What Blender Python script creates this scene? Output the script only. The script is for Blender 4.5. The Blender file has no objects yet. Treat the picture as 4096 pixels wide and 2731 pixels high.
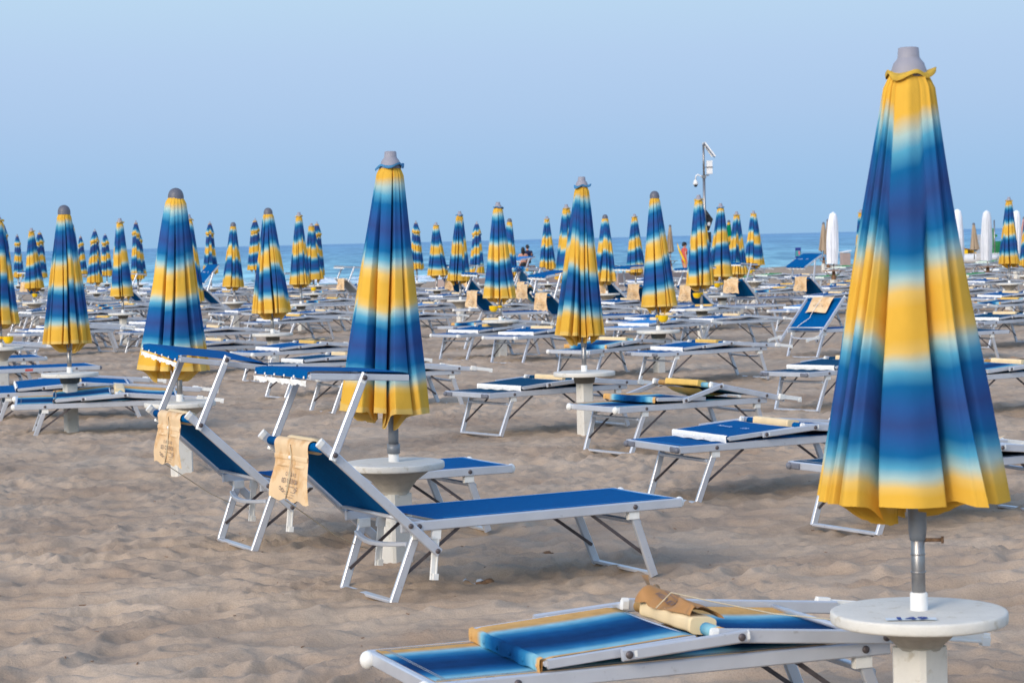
import bpy, math, random
import numpy as np
from mathutils import Vector, Matrix
random.seed(7); RNG = np.random.default_rng(11)
SC = bpy.context.scene; COL = SC.collection
rad = math.radians; PI = math.pi

# ------------------------------------------------------------------ materials
def srgb(r, g, b):
    f = lambda c: c / 12.92 if c <= .04045 else ((c + .055) / 1.055) ** 2.4
    return (f(r / 255), f(g / 255), f(b / 255), 1)
class NT:
    def __init__(s, m):
        m.use_nodes = True; s.t = m.node_tree; s.n = s.t.nodes; s.l = s.t.links; s.n.clear()
    def add(s, typ, **kw):
        x = s.n.new(typ)
        for k, v in kw.items():
            if k.startswith('i_'): x.inputs[int(k[2:])].default_value = v
            else: setattr(x, k, v)
        return x
    def link(s, a, b): s.l.new(a, b)
def ramp(nt, fac, stops, interp='LINEAR'):
    r = nt.add('ShaderNodeValToRGB'); r.color_ramp.interpolation = interp
    e = r.color_ramp.elements
    while len(e) > 1: e.remove(e[-1])
    e[0].position, e[0].color = stops[0][0], stops[0][1]
    for p, c in stops[1:]:
        k = e.new(p); k.color = c
    nt.link(fac, r.inputs[0]); return r
def principled(nt, rough=.5, metal=0., spec=.4):
    p = nt.add('ShaderNodeBsdfPrincipled'); p.inputs['Roughness'].default_value = rough
    p.inputs['Metallic'].default_value = metal; p.inputs['Specular IOR Level'].default_value = spec
    o = nt.add('ShaderNodeOutputMaterial'); nt.link(p.outputs[0], o.inputs[0]); return p, o
def noise(nt, scale, detail=3., rough=.55, coord='Object', vec=None):
    n = nt.add('ShaderNodeTexNoise'); n.inputs['Scale'].default_value = scale
    n.inputs['Detail'].default_value = detail; n.inputs['Roughness'].default_value = rough
    if vec is None:
        tc = nt.add('ShaderNodeTexCoord'); vec = tc.outputs[coord]
    nt.link(vec, n.inputs['Vector']); return n
def bump(nt, h, p, strength, dist):
    b = nt.add('ShaderNodeBump'); b.inputs['Strength'].default_value = strength; b.inputs['Distance'].default_value = dist
    nt.link(h, b.inputs['Height']); nt.link(b.outputs[0], p.inputs['Normal']); return b
def simple(name, col, rough=.5, metal=0., var=.12, scale=14., bscale=0, bstr=.2, bdist=.002, spec=.4, dirt=None):
    m = bpy.data.materials.new(name); nt = NT(m); p, o = principled(nt, rough, metal, spec)
    n = noise(nt, scale, 4)
    lo = tuple(c * (1 - var) for c in col[:3]) + (1,); hi = tuple(min(1, c * (1 + var)) for c in col[:3]) + (1,)
    st = [(.3, lo), (.7, hi)]
    r = ramp(nt, n.outputs[0], st); out = r.outputs[0]
    if dirt:
        n2 = noise(nt, dirt[1], 5, .65); r2 = ramp(nt, n2.outputs[0], [(dirt[2], (0, 0, 0, 1)), (dirt[2] + .12, (1, 1, 1, 1))])
        mx = nt.add('ShaderNodeMix', data_type='RGBA'); nt.link(r2.outputs[0], mx.inputs[0]); nt.link(out, mx.inputs[6])
        mx.inputs[7].default_value = dirt[0]; out = mx.outputs[2]
    nt.link(out, p.inputs['Base Color'])
    if bscale:
        b = noise(nt, bscale, 3); bump(nt, b.outputs[0], p, bstr, bdist)
    return m

YEL = srgb(231, 180, 68); YEL2 = srgb(232, 192, 104); NAVY = srgb(50, 76, 132); NAVY2 = srgb(40, 88, 148)
TEAL = srgb(14, 100, 152); CYAN = srgb(84, 160, 188); PALE = srgb(172, 198, 192)
def canopy_mat(name, stops):
    m = bpy.data.materials.new(name); nt = NT(m)
    uv = nt.add('ShaderNodeUVMap'); sx = nt.add('ShaderNodeSeparateXYZ'); nt.link(uv.outputs[0], sx.inputs[0])
    oi = nt.add('ShaderNodeObjectInfo')
    n = noise(nt, 5., 2); mp = nt.add('ShaderNodeMapRange'); nt.link(n.outputs[0], mp.inputs[0])
    mp.inputs[3].default_value = -.02; mp.inputs[4].default_value = .02
    ro = nt.add('ShaderNodeMapRange'); nt.link(oi.outputs['Random'], ro.inputs[0]); ro.inputs[3].default_value = -.022; ro.inputs[4].default_value = .016
    r0 = nt.add('ShaderNodeMath', operation='ADD'); nt.link(ro.outputs[0], r0.inputs[0]); nt.link(sx.outputs[1], r0.inputs[1])
    ad = nt.add('ShaderNodeMath', operation='ADD'); nt.link(r0.outputs[0], ad.inputs[0]); nt.link(mp.outputs[0], ad.inputs[1])
    r = ramp(nt, ad.outputs[0], stops)
    # sun bleaching and weave
    n2 = noise(nt, 3.2, 4); r2 = ramp(nt, n2.outputs[0], [(.3, (.86, .86, .86, 1)), (.75, (1.06, 1.06, 1.06, 1))])
    mx = nt.add('ShaderNodeMix', data_type='RGBA', blend_type='MULTIPLY'); mx.inputs[0].default_value = 1
    nt.link(r.outputs[0], mx.inputs[6]); nt.link(r2.outputs[0], mx.inputs[7])
    hs = nt.add('ShaderNodeHueSaturation'); nt.link(mx.outputs[2], hs.inputs['Color'])
    ov = nt.add('ShaderNodeMapRange'); nt.link(oi.outputs['Random'], ov.inputs[0]); ov.inputs[3].default_value = .92; ov.inputs[4].default_value = 1.06
    nt.link(ov.outputs[0], hs.inputs['Value'])
    p = nt.add('ShaderNodeBsdfPrincipled'); p.inputs['Roughness'].default_value = .85; p.inputs['Specular IOR Level'].default_value = .12
    nt.link(hs.outputs[0], p.inputs['Base Color'])
    w = noise(nt, 420., 1); b2 = noise(nt, 16., 3)
    am = nt.add('ShaderNodeMath', operation='MULTIPLY_ADD'); nt.link(b2.outputs[0], am.inputs[0]); am.inputs[1].default_value = 4.; nt.link(w.outputs[0], am.inputs[2])
    bump(nt, am.outputs[0], p, .35, .0022)
    tr = nt.add('ShaderNodeBsdfTranslucent'); nt.link(hs.outputs[0], tr.inputs[0])
    ms = nt.add('ShaderNodeMixShader'); ms.inputs[0].default_value = .07
    nt.link(p.outputs[0], ms.inputs[1]); nt.link(tr.outputs[0], ms.inputs[2])
    o = nt.add('ShaderNodeOutputMaterial'); nt.link(ms.outputs[0], o.inputs[0]); return m
BAND = [(0, YEL), (.045, YEL), (.078, PALE), (.105, CYAN), (.14, TEAL), (.185, NAVY2), (.225, NAVY), (.26, NAVY2), (.305, TEAL), (.34, CYAN), (.365, PALE),
        (.395, YEL2), (.43, YEL), (.50, YEL), (.53, YEL2), (.555, PALE), (.58, CYAN), (.612, TEAL), (.66, NAVY2), (.70, NAVY), (.735, NAVY2), (.78, TEAL),
        (.815, CYAN), (.845, PALE), (.875, YEL2), (.90, YEL), (.975, YEL), (.98, YEL2), (1, YEL2)]
M = {}
M['canopy'] = canopy_mat('striped_canopy', BAND)
VB = [(0, YEL), (.02, NAVY), (.06, NAVY), (.10, TEAL), (.13, CYAN), (.15, PALE), (.165, YEL), (.20, YEL), (.205, srgb(90, 80, 60)), (.225, YEL), (.245, PALE), (.265, TEAL), (.30, NAVY),
      (.36, NAVY), (.40, TEAL), (.43, CYAN), (.455, PALE), (.48, YEL), (.58, YEL), (.61, PALE), (.635, CYAN), (.66, TEAL), (.70, NAVY2), (.76, NAVY), (.80, TEAL), (.83, CYAN), (.855, PALE), (.885, YEL), (1, YEL)]
M['vented'] = canopy_mat('vented_canopy', VB)
W1 = srgb(236, 238, 242); M['white_canopy'] = canopy_mat('white_cover', [(0, W1), (1, W1)])
T1 = srgb(176, 156, 132); T2 = srgb(166, 146, 122); M['tan_canopy'] = canopy_mat('tan_canopy', [(0, T1), (.5, T2), (1, T1)])
P1 = srgb(206, 156, 144); M['pink_canopy'] = canopy_mat('rose_canopy', [(0, P1), (1, P1)])
G1 = srgb(0, 128, 92); M['green_canopy'] = canopy_mat('green_canopy', [(0, YEL), (.09, YEL), (.1, G1), (.45, G1), (.46, YEL), (.6, YEL), (.61, G1), (.7, G1), (.71, YEL), (.82, YEL), (.83, G1), (1, G1)])

def sling_mat(name, c, weave=True):
    m = bpy.data.materials.new(name); nt = NT(m); p, o = principled(nt, .9, 0, .05)
    tc = nt.add('ShaderNodeTexCoord'); wv = nt.add('ShaderNodeMapping'); nt.link(tc.outputs['Object'], wv.inputs[0]); wv.inputs['Scale'].default_value = (1, 7, 1)
    n = noise(nt, 22, 5, .7, vec=wv.outputs[0])
    r = ramp(nt, n.outputs[0], [(.3, tuple(x * .78 for x in c[:3]) + (1,)), (.72, tuple(min(1, x * 1.2) for x in c[:3]) + (1,))])
    n3 = noise(nt, 260, 2, .5); r3 = ramp(nt, n3.outputs[0], [(.35, (.72, .72, .72, 1)), (.65, (1.15, 1.15, 1.15, 1))])
    mx = nt.add('ShaderNodeMix', data_type='RGBA', blend_type='MULTIPLY'); mx.inputs[0].default_value = 1
    nt.link(r.outputs[0], mx.inputs[6]); nt.link(r3.outputs[0], mx.inputs[7]); nt.link(mx.outputs[2], p.inputs['Base Color'])
    bump(nt, n3.outputs[0], p, .3, .0015); return m
M['blue'] = sling_mat('blue_sling', srgb(0, 88, 148)); M['teal'] = sling_mat('petrol_sling', srgb(12, 70, 104)); M['sky'] = sling_mat('light_blue_sling', srgb(60, 140, 205))
M['green'] = sling_mat('green_sling', srgb(70, 150, 90)); M['grey'] = sling_mat('grey_sling', srgb(150, 158, 165))
def striped_sling():
    m = bpy.data.materials.new('striped_sling'); nt = NT(m); p, o = principled(nt, .85, 0, .06)
    tc = nt.add('ShaderNodeTexCoord'); sx = nt.add('ShaderNodeSeparateXYZ'); nt.link(tc.outputs['Object'], sx.inputs[0])
    mr = nt.add('ShaderNodeMapRange'); nt.link(sx.outputs[1], mr.inputs[0]); mr.inputs[1].default_value = -.31; mr.inputs[2].default_value = .31
    g = srgb(216, 168, 104); g2 = srgb(206, 160, 98); pl = srgb(136, 190, 204); tb = srgb(46, 124, 166); db = srgb(8, 56, 102); mb = srgb(12, 80, 132)
    r = ramp(nt, mr.outputs[0], [(0, g), (.11, g2), (.17, pl), (.25, tb), (.34, mb), (.47, db), (.62, db), (.70, mb), (.81, tb), (.89, pl), (.95, pl), (.98, g), (1, g)])
    n = noise(nt, 300, 2); b = noise(nt, 18, 4, .65); r3 = ramp(nt, b.outputs[0], [(.3, (.8, .8, .8, 1)), (.7, (1.08, 1.08, 1.08, 1))])
    mx = nt.add('ShaderNodeMix', data_type='RGBA', blend_type='MULTIPLY'); mx.inputs[0].default_value = 1
    nt.link(r.outputs[0], mx.inputs[6]); nt.link(r3.outputs[0], mx.inputs[7]); nt.link(mx.outputs[2], p.inputs['Base Color'])
    bump(nt, n.outputs[0], p, .25, .0015); return m
M['striped'] = striped_sling()
M['alu'] = simple('anodised_aluminium', srgb(206, 209, 214), .36, .42, .05, 9, 140, .12, .0008, dirt=(srgb(176, 176, 176), 30, .64))
M['dark_metal'] = simple('brown_steel', srgb(96, 88, 88), .5, .4, .2, 40)
M['steel'] = simple('pole_steel', srgb(150, 148, 146), .36, .8, .12, 30, dirt=(srgb(110, 96, 84), 18, .6))
M['sleeve'] = simple('grey_sleeve', srgb(132, 136, 140), .45, .3, .08, 20)
M['plastic'] = simple('white_plastic', srgb(236, 234, 226), .42, 0, .05, 30, dirt=(srgb(196, 186, 168), 25, .66))
M['grey_cap'] = simple('grey_plastic', srgb(112, 114, 122), .5, 0, .1, 30)
M['finial'] = simple('finial_grey', srgb(150, 148, 156), .55, 0, .08, 18)
M['finial_dark'] = simple('finial_dark_grey', srgb(98, 100, 110), .45, 0, .1, 18)
M['bag'] = simple('tan_leatherette', srgb(232, 200, 156), .6, 0, .07, 9, 60, .25, .002, .3, dirt=(srgb(214, 170, 116), 6, .5))
M['bag_dark'] = simple('brown_leatherette', srgb(176, 128, 76), .6, 0, .12, 9, 60, .25, .002, .3)
M['pillow'] = simple('cream_leatherette', srgb(236, 210, 164), .55, 0, .05, 8, 50, .2, .002, .3)
M['gold'] = simple('gold_cloth', srgb(222, 180, 92), .5, 0, .1, 9, 40, .2, .002)
M['fringe'] = simple('white_piping', srgb(240, 238, 230), .8, 0, .06, 40, 90, .4, .002)
M['goldfringe'] = simple('gold_piping', srgb(214, 168, 100), .7, 0, .1, 40)
M['ink'] = simple('print_ink', srgb(122, 106, 104), .8, 0, .2, 60)
M['cord'] = simple('cord_fibre', srgb(206, 190, 158), .8, 0, .1, 60)
M['white_ink'] = simple('white_print', srgb(225, 232, 240), .7, 0, .05, 60)
M['blue_ink'] = simple('blue_print', srgb(36, 66, 140), .7, 0, .15, 60)
M['paper'] = simple('number_plate', srgb(214, 222, 226), .6, 0, .05, 40, dirt=(srgb(186, 200, 196), 60, .55))
M['concrete'] = simple('painted_concrete', srgb(217, 213, 202), .75, 0, .05, 11, 90, .5, .003, .25, dirt=(srgb(196, 188, 170), 18, .57))
M['concrete_raw'] = simple('raw_concrete', srgb(176, 168, 154), .85, 0, .1, 30, 120, .6, .004, .2)
M['dark_ring'] = simple('dark_collar', srgb(112, 108, 98), .8, 0, .15, 40)
M['yellow_plastic'] = simple('yellow_plastic', srgb(244, 196, 10), .35, 0, .06, 20)
M['wood'] = simple('table_wood', srgb(150, 116, 88), .7, 0, .15, 30)
M['black'] = simple('black_paint', srgb(30, 31, 36), .6, 0, .2, 20)
M['white_paint'] = simple('white_paint', srgb(228, 228, 226), .5, 0, .06, 20)
M['solar'] = simple('solar_cells', srgb(96, 106, 130), .25, .2, .1, 30)
M['skin'] = simple('skin', srgb(206, 146, 120), .55, 0, .06, 20)
M['hair'] = simple('black_hair', srgb(26, 22, 24), .5, 0, .2, 60)
M['navy'] = simple('navy_cotton', srgb(34, 44, 78), .85, 0, .12, 30)
M['rose'] = simple('rose_cotton', srgb(200, 90, 80), .85, 0, .12, 30)
M['mauve'] = simple('weathered_concrete', srgb(168, 150, 142), .9, 0, .06, 6, 40, .4, .004)
M['sign_blue'] = simple('sign_blue', srgb(36, 50, 130), .5, 0, .08, 20)
M['sign_teal'] = simple('sign_teal', srgb(70, 150, 150), .5, 0, .35, 14)
M['sign_pink'] = simple('sign_pink', srgb(206, 96, 130), .5, 0, .1, 20)
M['tarp'] = sling_mat('teal_tarp', srgb(50, 140, 190))
M['leaf'] = simple('shrub_leaf', (.07, .13, .035, 1), .6, 0, .4, 30)
M['stem'] = simple('shrub_stem', srgb(92, 76, 56), .8)
M['debris'] = simple('dry_debris', srgb(122, 94, 70), .9, 0, .4, 60)
M['slat'] = simple('grey_slats', srgb(196, 190, 184), .7, 0, .1, 30)
M['film'] = simple('clear_wrapper', srgb(214, 212, 208), .2, 0, .1, 40)

# ------------------------------------------------------------------ mesh tools
class MB:
    def __init__(s): s.v = []; s.f = []; s.sm = []; s.uv = []
    def grid(s, P, smooth=True, close=False, uv=None):
        """P[i][j] points"""
        b = len(s.v); n = len(P); m = len(P[0])
        for i in range(n): s.v += [tuple(p) for p in P[i]]
        for i in range(n - 1):
            for j in range(m if close else m - 1):
                k = (j + 1) % m
                s.f.append((b + i * m + j, b + i * m + k, b + (i + 1) * m + k, b + (i + 1) * m + j)); s.sm.append(smooth)
        return s
    def bar(s, a, b, w, h, up=(0, 0, 1), ch=.18, taper=1.):
        """chamfered rectangular bar from a to b, w across, h along up"""
        a = Vector(a); b = Vector(b); d = (b - a).normalized(); u = Vector(up); x = d.cross(u)
        if x.length < 1e-4: u = Vector((1, 0, 0)); x = d.cross(u)
        x.normalize(); u = x.cross(d).normalized(); c = min(w, h) * ch; W = w / 2; H = h / 2
        pr = [(W, -H + c), (W, H - c), (W - c, H), (-W + c, H), (-W, H - c), (-W, -H + c), (-W + c, -H), (W - c, -H)]
        k = len(s.v)
        for q, t in ((a, 1), (b, taper)):
            for px, py in pr: s.v.append(tuple(q + x * px * t + u * py * t))
        for i in range(8): s.f.append((k + i, k + (i + 1) % 8, k + 8 + (i + 1) % 8, k + 8 + i)); s.sm.append(False)
        s.f.append(tuple(k + i for i in range(7, -1, -1))); s.f.append(tuple(k + 8 + i for i in range(8))); s.sm += [False, False]
        return s
    def tube(s, pts, r, n=10, cap=True):
        pts = [Vector(p) for p in pts]; R = r if isinstance(r, (list, tuple)) else [r] * len(pts); rings = []
        ref = Vector((.13, .31, .94))
        for i, p in enumerate(pts):
            d = (pts[min(i + 1, len(pts) - 1)] - pts[max(i - 1, 0)]).normalized()
            x = d.cross(ref if abs(d.dot(ref)) < .95 else Vector((1, 0, 0))).normalized(); y = d.cross(x)
            rings.append([p + (x * math.cos(2 * PI * k / n) + y * math.sin(2 * PI * k / n)) * R[i] for k in range(n)])
        b = len(s.v); s.grid(rings, True, True)
        if cap:
            s.f.append(tuple(b + k for k in range(n - 1, -1, -1))); e = b + (len(pts) - 1) * n
            s.f.append(tuple(e + k for k in range(n))); s.sm += [False, False]
        return s
    def lathe(s, prof, n=32, c=(0, 0, 0), smooth=True, wob=0.):
        R = []
        for r, z in prof:
            R.append([(c[0] + r * (1 + wob * math.sin(3 * a + 5 * z) + wob * .6 * math.sin(7 * a)) * math.cos(a), c[1] + r * (1 + wob * math.sin(3 * a + 5 * z) + wob * .6 * math.sin(7 * a)) * math.sin(a), c[2] + z + wob * .05 * math.sin(5 * a)) for a in [2 * PI * k / n for k in range(n)]])
        b = len(s.v); s.grid(R, smooth, True)
        s.f.append(tuple(b + k for k in range(n))); e = b + (len(prof) - 1) * n; s.f.append(tuple(e + k for k in range(n))); s.sm += [False, False]
        return s
    def box(s, c, d, rot=0.): # centre, size
        cs, sn = math.cos(rot), math.sin(rot)
        return s.bar((c[0] - d[0] / 2 * cs, c[1] - d[0] / 2 * sn, c[2]), (c[0] + d[0] / 2 * cs, c[1] + d[0] / 2 * sn, c[2]), d[1], d[2], ch=.06)
    def ball(s, c, r, n=12, m=8, sq=(1, 1, 1)):
        P = []
        for i in range(m + 1):
            t = PI * i / m; rr = max(math.sin(t), .02)
            P.append([(c[0] + r * sq[0] * rr * math.cos(2 * PI * k / n), c[1] + r * sq[1] * rr * math.sin(2 * PI * k / n), c[2] + r * sq[2] * math.cos(t)) for k in range(n)])
        return s.grid(P, True, True)
    def poly(s, pts): 
        b = len(s.v); s.v += [tuple(p) for p in pts]; s.f.append(tuple(range(b, b + len(pts)))); s.sm.append(False); return s
    def mesh(s, name):
        me = bpy.data.meshes.new(name); me.from_pydata(s.v, [], s.f); me.polygons.foreach_set('use_smooth', s.sm); me.update(); return me

CACHE = {}
def mesh(key, fn):
    if key not in CACHE:
        r = fn(); CACHE[key] = r.mesh(key if isinstance(key, str) else str(key[0])) if isinstance(r, MB) else r
    return CACHE[key]
def obj(name, me, mat=None, parent=None, loc=(0, 0, 0), rot=(0, 0, 0), scale=None, label=None):
    o = bpy.data.objects.new(name, me); COL.objects.link(o); o.location = loc; o.rotation_euler = rot
    if scale: o.scale = scale
    if parent: o.parent = parent
    if mat is not None:
        if not me.materials: me.materials.append(mat)
        o.material_slots[0].link = 'OBJECT'; o.material_slots[0].material = mat
    if label: o['label'] = label
    return o
def thing(name, label, cat, loc, rz=0, group=None, tilt=(0, 0)):
    o = bpy.data.objects.new(name, None); COL.objects.link(o); o.location = loc; o.rotation_euler = (tilt[0], tilt[1], rz)
    o.empty_display_size = .1; o['label'] = label; o['category'] = cat
    if group: o['group'] = group
    return o
def struct(o): o['kind'] = 'structure'; return o
def text_mesh(txt, size, space=1., bold=0.):
    cu = bpy.data.curves.new('t', 'FONT'); cu.body = txt; cu.size = size; cu.align_x = 'CENTER'; cu.align_y = 'CENTER'; cu.space_character = space
    cu.offset = bold; cu.resolution_u = 3; cu.extrude = 0
    o = bpy.data.objects.new('t', cu); COL.objects.link(o); dg = bpy.context.evaluated_depsgraph_get()
    me = bpy.data.meshes.new_from_object(o.evaluated_get(dg)); bpy.data.objects.remove(o); bpy.data.curves.remove(cu)
    V = [tuple(v.co) for v in me.vertices]; Fc = [tuple(p.vertices) for p in me.polygons]; bpy.data.meshes.remove(me)
    return V, Fc
def add_text(mb, txt, size, fn, ox=0, oy=0, space=1., bold=0.):
    V, Fc = text_mesh(txt, size, space, bold); b = len(mb.v)
    mb.v += [tuple(fn(x + ox, y + oy)) for x, y, z in V]; mb.f += [tuple(b + i for i in f) for f in Fc]; mb.sm += [False] * len(Fc)
def add_line(mb, pts, w, fn):
    for (x0, y0), (x1, y1) in zip(pts, pts[1:]):
        L = math.hypot(x1 - x0, y1 - y0) or 1; nx, ny = -(y1 - y0) / L * w / 2, (x1 - x0) / L * w / 2
        mb.poly([fn(x0 + nx, y0 + ny), fn(x0 - nx, y0 - ny), fn(x1 - nx, y1 - ny), fn(x1 + nx, y1 + ny)])

# ------------------------------------------------------------------ ground, sea
def hash2(ix, iy, k):
    h = (ix.astype(np.int64) * 374761393 + iy.astype(np.int64) * 668265263 + k * 974634777) & 0x7fffffff
    h = (h ^ (h >> 13)) * 1274126177 & 0x7fffffff; h = h ^ (h >> 16)
    return (h & 0xffff) / 65535.
def vnoise(x, y, k):
    ix, iy = np.floor(x), np.floor(y); fx, fy = x - ix, y - iy; fx = fx * fx * (3 - 2 * fx); fy = fy * fy * (3 - 2 * fy)
    a, b, c, d = hash2(ix, iy, k), hash2(ix + 1, iy, k), hash2(ix, iy + 1, k), hash2(ix + 1, iy + 1, k)
    return (a * (1 - fx) + b * fx) * (1 - fy) + (c * (1 - fx) + d * fx) * fy
def worley(x, y, k):
    ix, iy = np.floor(x), np.floor(y); best = np.full(x.shape, 9.)
    for i in (-1, 0, 1):
        for j in (-1, 0, 1):
            cx, cy = ix + i, iy + j; dx = cx + hash2(cx, cy, k) - x; dy = cy + hash2(cx, cy, k + 1) - y
            best = np.minimum(best, dx * dx + dy * dy - .25 * hash2(cx, cy, k + 2) ** 2)
    return best
def gnoise(x, y, k):
    ix, iy = np.floor(x), np.floor(y); fx, fy = x - ix, y - iy; u = fx ** 3 * (fx * (fx * 6 - 15) + 10); v = fy ** 3 * (fy * (fy * 6 - 15) + 10)
    def g(i, j):
        a = hash2(ix + i, iy + j, k) * 2 * np.pi; return np.cos(a) * (fx - i) + np.sin(a) * (fy - j)
    return (g(0, 0) * (1 - u) + g(1, 0) * u) * (1 - v) + (g(0, 1) * (1 - u) + g(1, 1) * u) * v
def ridge(x, y, k): return 1 - np.abs(gnoise(x, y, k)) * 2.2
def sand_h(x, y):
    wx = x + .16 * (vnoise(x * 2.3, y * 2.3, 1) - .5) + .5 * (vnoise(x * .7, y * .7, 2) - .5)
    wy = y + .16 * (vnoise(x * 2.3 + 9, y * 2.3, 3) - .5) + .5 * (vnoise(x * .7, y * .7 + 5, 4) - .5)
    q = wx * .93 + wy * .36; r = wy * .93 - wx * .36
    mod = .45 + 1.1 * vnoise(x * .55, y * .55, 8)
    h = .045 * mod * np.clip(ridge(q / .46, r / .25, 60), 0, 1) ** 1.25 + .027 * np.clip(ridge(q / .23 + 7, r / .125 + 3, 61), 0, 1) ** 1.2 * (.35 + 1.1 * vnoise(x * .9, y * .9, 9))
    h += .026 * np.clip(worley(q / .34, r / .22, 20), -.1, .6) * (.3 + 1.2 * vnoise(x * .6 + 3, y * .6, 12)) + .007 * ridge(q / .10, r / .06, 62)
    h += .022 * (vnoise(x * .8, y * .8, 40) - .5) + .012 * (vnoise(x * 1.9, y * 1.9, 41) - .5)
    fade = np.clip((130 - y) / 60, 0.15, 1); h = (h - .054) * fade
    sh = 95 + np.clip(x + 2, 0, 28) * 1.15
    return h - np.clip((y - sh) / 45., 0, 3) * .62 + .05 * np.clip((y - 30) / 60, 0, 1) * (vnoise(x * .12, y * .12, 50) - .5)
def build_sand():
    ys = [-60., -20., 0., 4.]; y = 6.2
    while y < 215: ys.append(y); y *= 1.0030
    ys = np.array(ys); N = 640; s = np.linspace(-1, 1, N)
    s = np.concatenate([[-1.], s, [1.]]); ext = np.zeros(N + 2); ext[0] = -700; ext[-1] = 700
    hw = np.maximum(.255 * ys + 1.2, 2.5)
    X = s[None, :] * hw[:, None] + ext[None, :]; Y = np.repeat(ys[:, None], N + 2, 1)
    Z = sand_h(X, Y); Z[:4] = 0; V = np.stack([X, Y, Z], -1).reshape(-1, 3)
    n, m = X.shape; i = np.arange(n - 1)[:, None] * m + np.arange(m - 1)[None, :]
    Fq = np.stack([i, i + 1, i + m + 1, i + m], -1).reshape(-1, 4)
    me = bpy.data.meshes.new('sand'); me.vertices.add(len(V)); me.vertices.foreach_set('co', V.ravel().astype(np.float32))
    me.loops.add(Fq.size); me.loops.foreach_set('vertex_index', Fq.ravel().astype(np.int32))
    me.polygons.add(len(Fq)); me.polygons.foreach_set('loop_start', np.arange(0, Fq.size, 4, dtype=np.int32))
    me.polygons.foreach_set('use_smooth', np.ones(len(Fq), bool)); me.update(calc_edges=True); me.validate()
    m_ = bpy.data.materials.new('beach_sand'); nt = NT(m_); p, o = principled(nt, .95, 0, .1)
    c1, c2 = srgb(160, 138, 117), srgb(194, 173, 150)
    a = noise(nt, .9, 5, .6); r = ramp(nt, a.outputs[0], [(.3, c1), (.68, c2)])
    g = noise(nt, 170, 3, .7); rg = ramp(nt, g.outputs[0], [(.28, (.68, .66, .64, 1)), (.5, (.98, .98, .98, 1)), (.75, (1.14, 1.14, 1.14, 1))])
    mx = nt.add('ShaderNodeMix', data_type='RGBA', blend_type='MULTIPLY'); mx.inputs[0].default_value = .75
    nt.link(r.outputs[0], mx.inputs[6]); nt.link(rg.outputs[0], mx.inputs[7])
    # sand darker in the hollows, paler on crests; damper and darker towards the water
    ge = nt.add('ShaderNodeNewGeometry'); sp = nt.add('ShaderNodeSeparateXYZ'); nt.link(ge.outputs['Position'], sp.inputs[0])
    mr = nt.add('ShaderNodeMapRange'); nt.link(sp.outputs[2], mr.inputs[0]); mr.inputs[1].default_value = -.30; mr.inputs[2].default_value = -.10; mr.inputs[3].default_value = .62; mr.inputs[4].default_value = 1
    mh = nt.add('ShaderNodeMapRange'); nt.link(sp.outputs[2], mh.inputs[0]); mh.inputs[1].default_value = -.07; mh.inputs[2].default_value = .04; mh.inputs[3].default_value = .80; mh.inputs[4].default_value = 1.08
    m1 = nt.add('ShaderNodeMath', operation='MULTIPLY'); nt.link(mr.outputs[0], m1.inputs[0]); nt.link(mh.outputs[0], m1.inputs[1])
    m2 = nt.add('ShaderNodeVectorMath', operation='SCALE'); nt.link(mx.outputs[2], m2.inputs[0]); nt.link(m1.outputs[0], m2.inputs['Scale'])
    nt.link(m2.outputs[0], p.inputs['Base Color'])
    gb = noise(nt, 26, 8, .72); gb2 = noise(nt, 7., 4, .6); gm = nt.add('ShaderNodeMath', operation='MULTIPLY_ADD'); nt.link(gb2.outputs[0], gm.inputs[0]); gm.inputs[1].default_value = 1.6; nt.link(gb.outputs[0], gm.inputs[2])
    bump(nt, gm.outputs[0], p, .4, .02)
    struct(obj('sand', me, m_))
build_sand()
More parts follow.
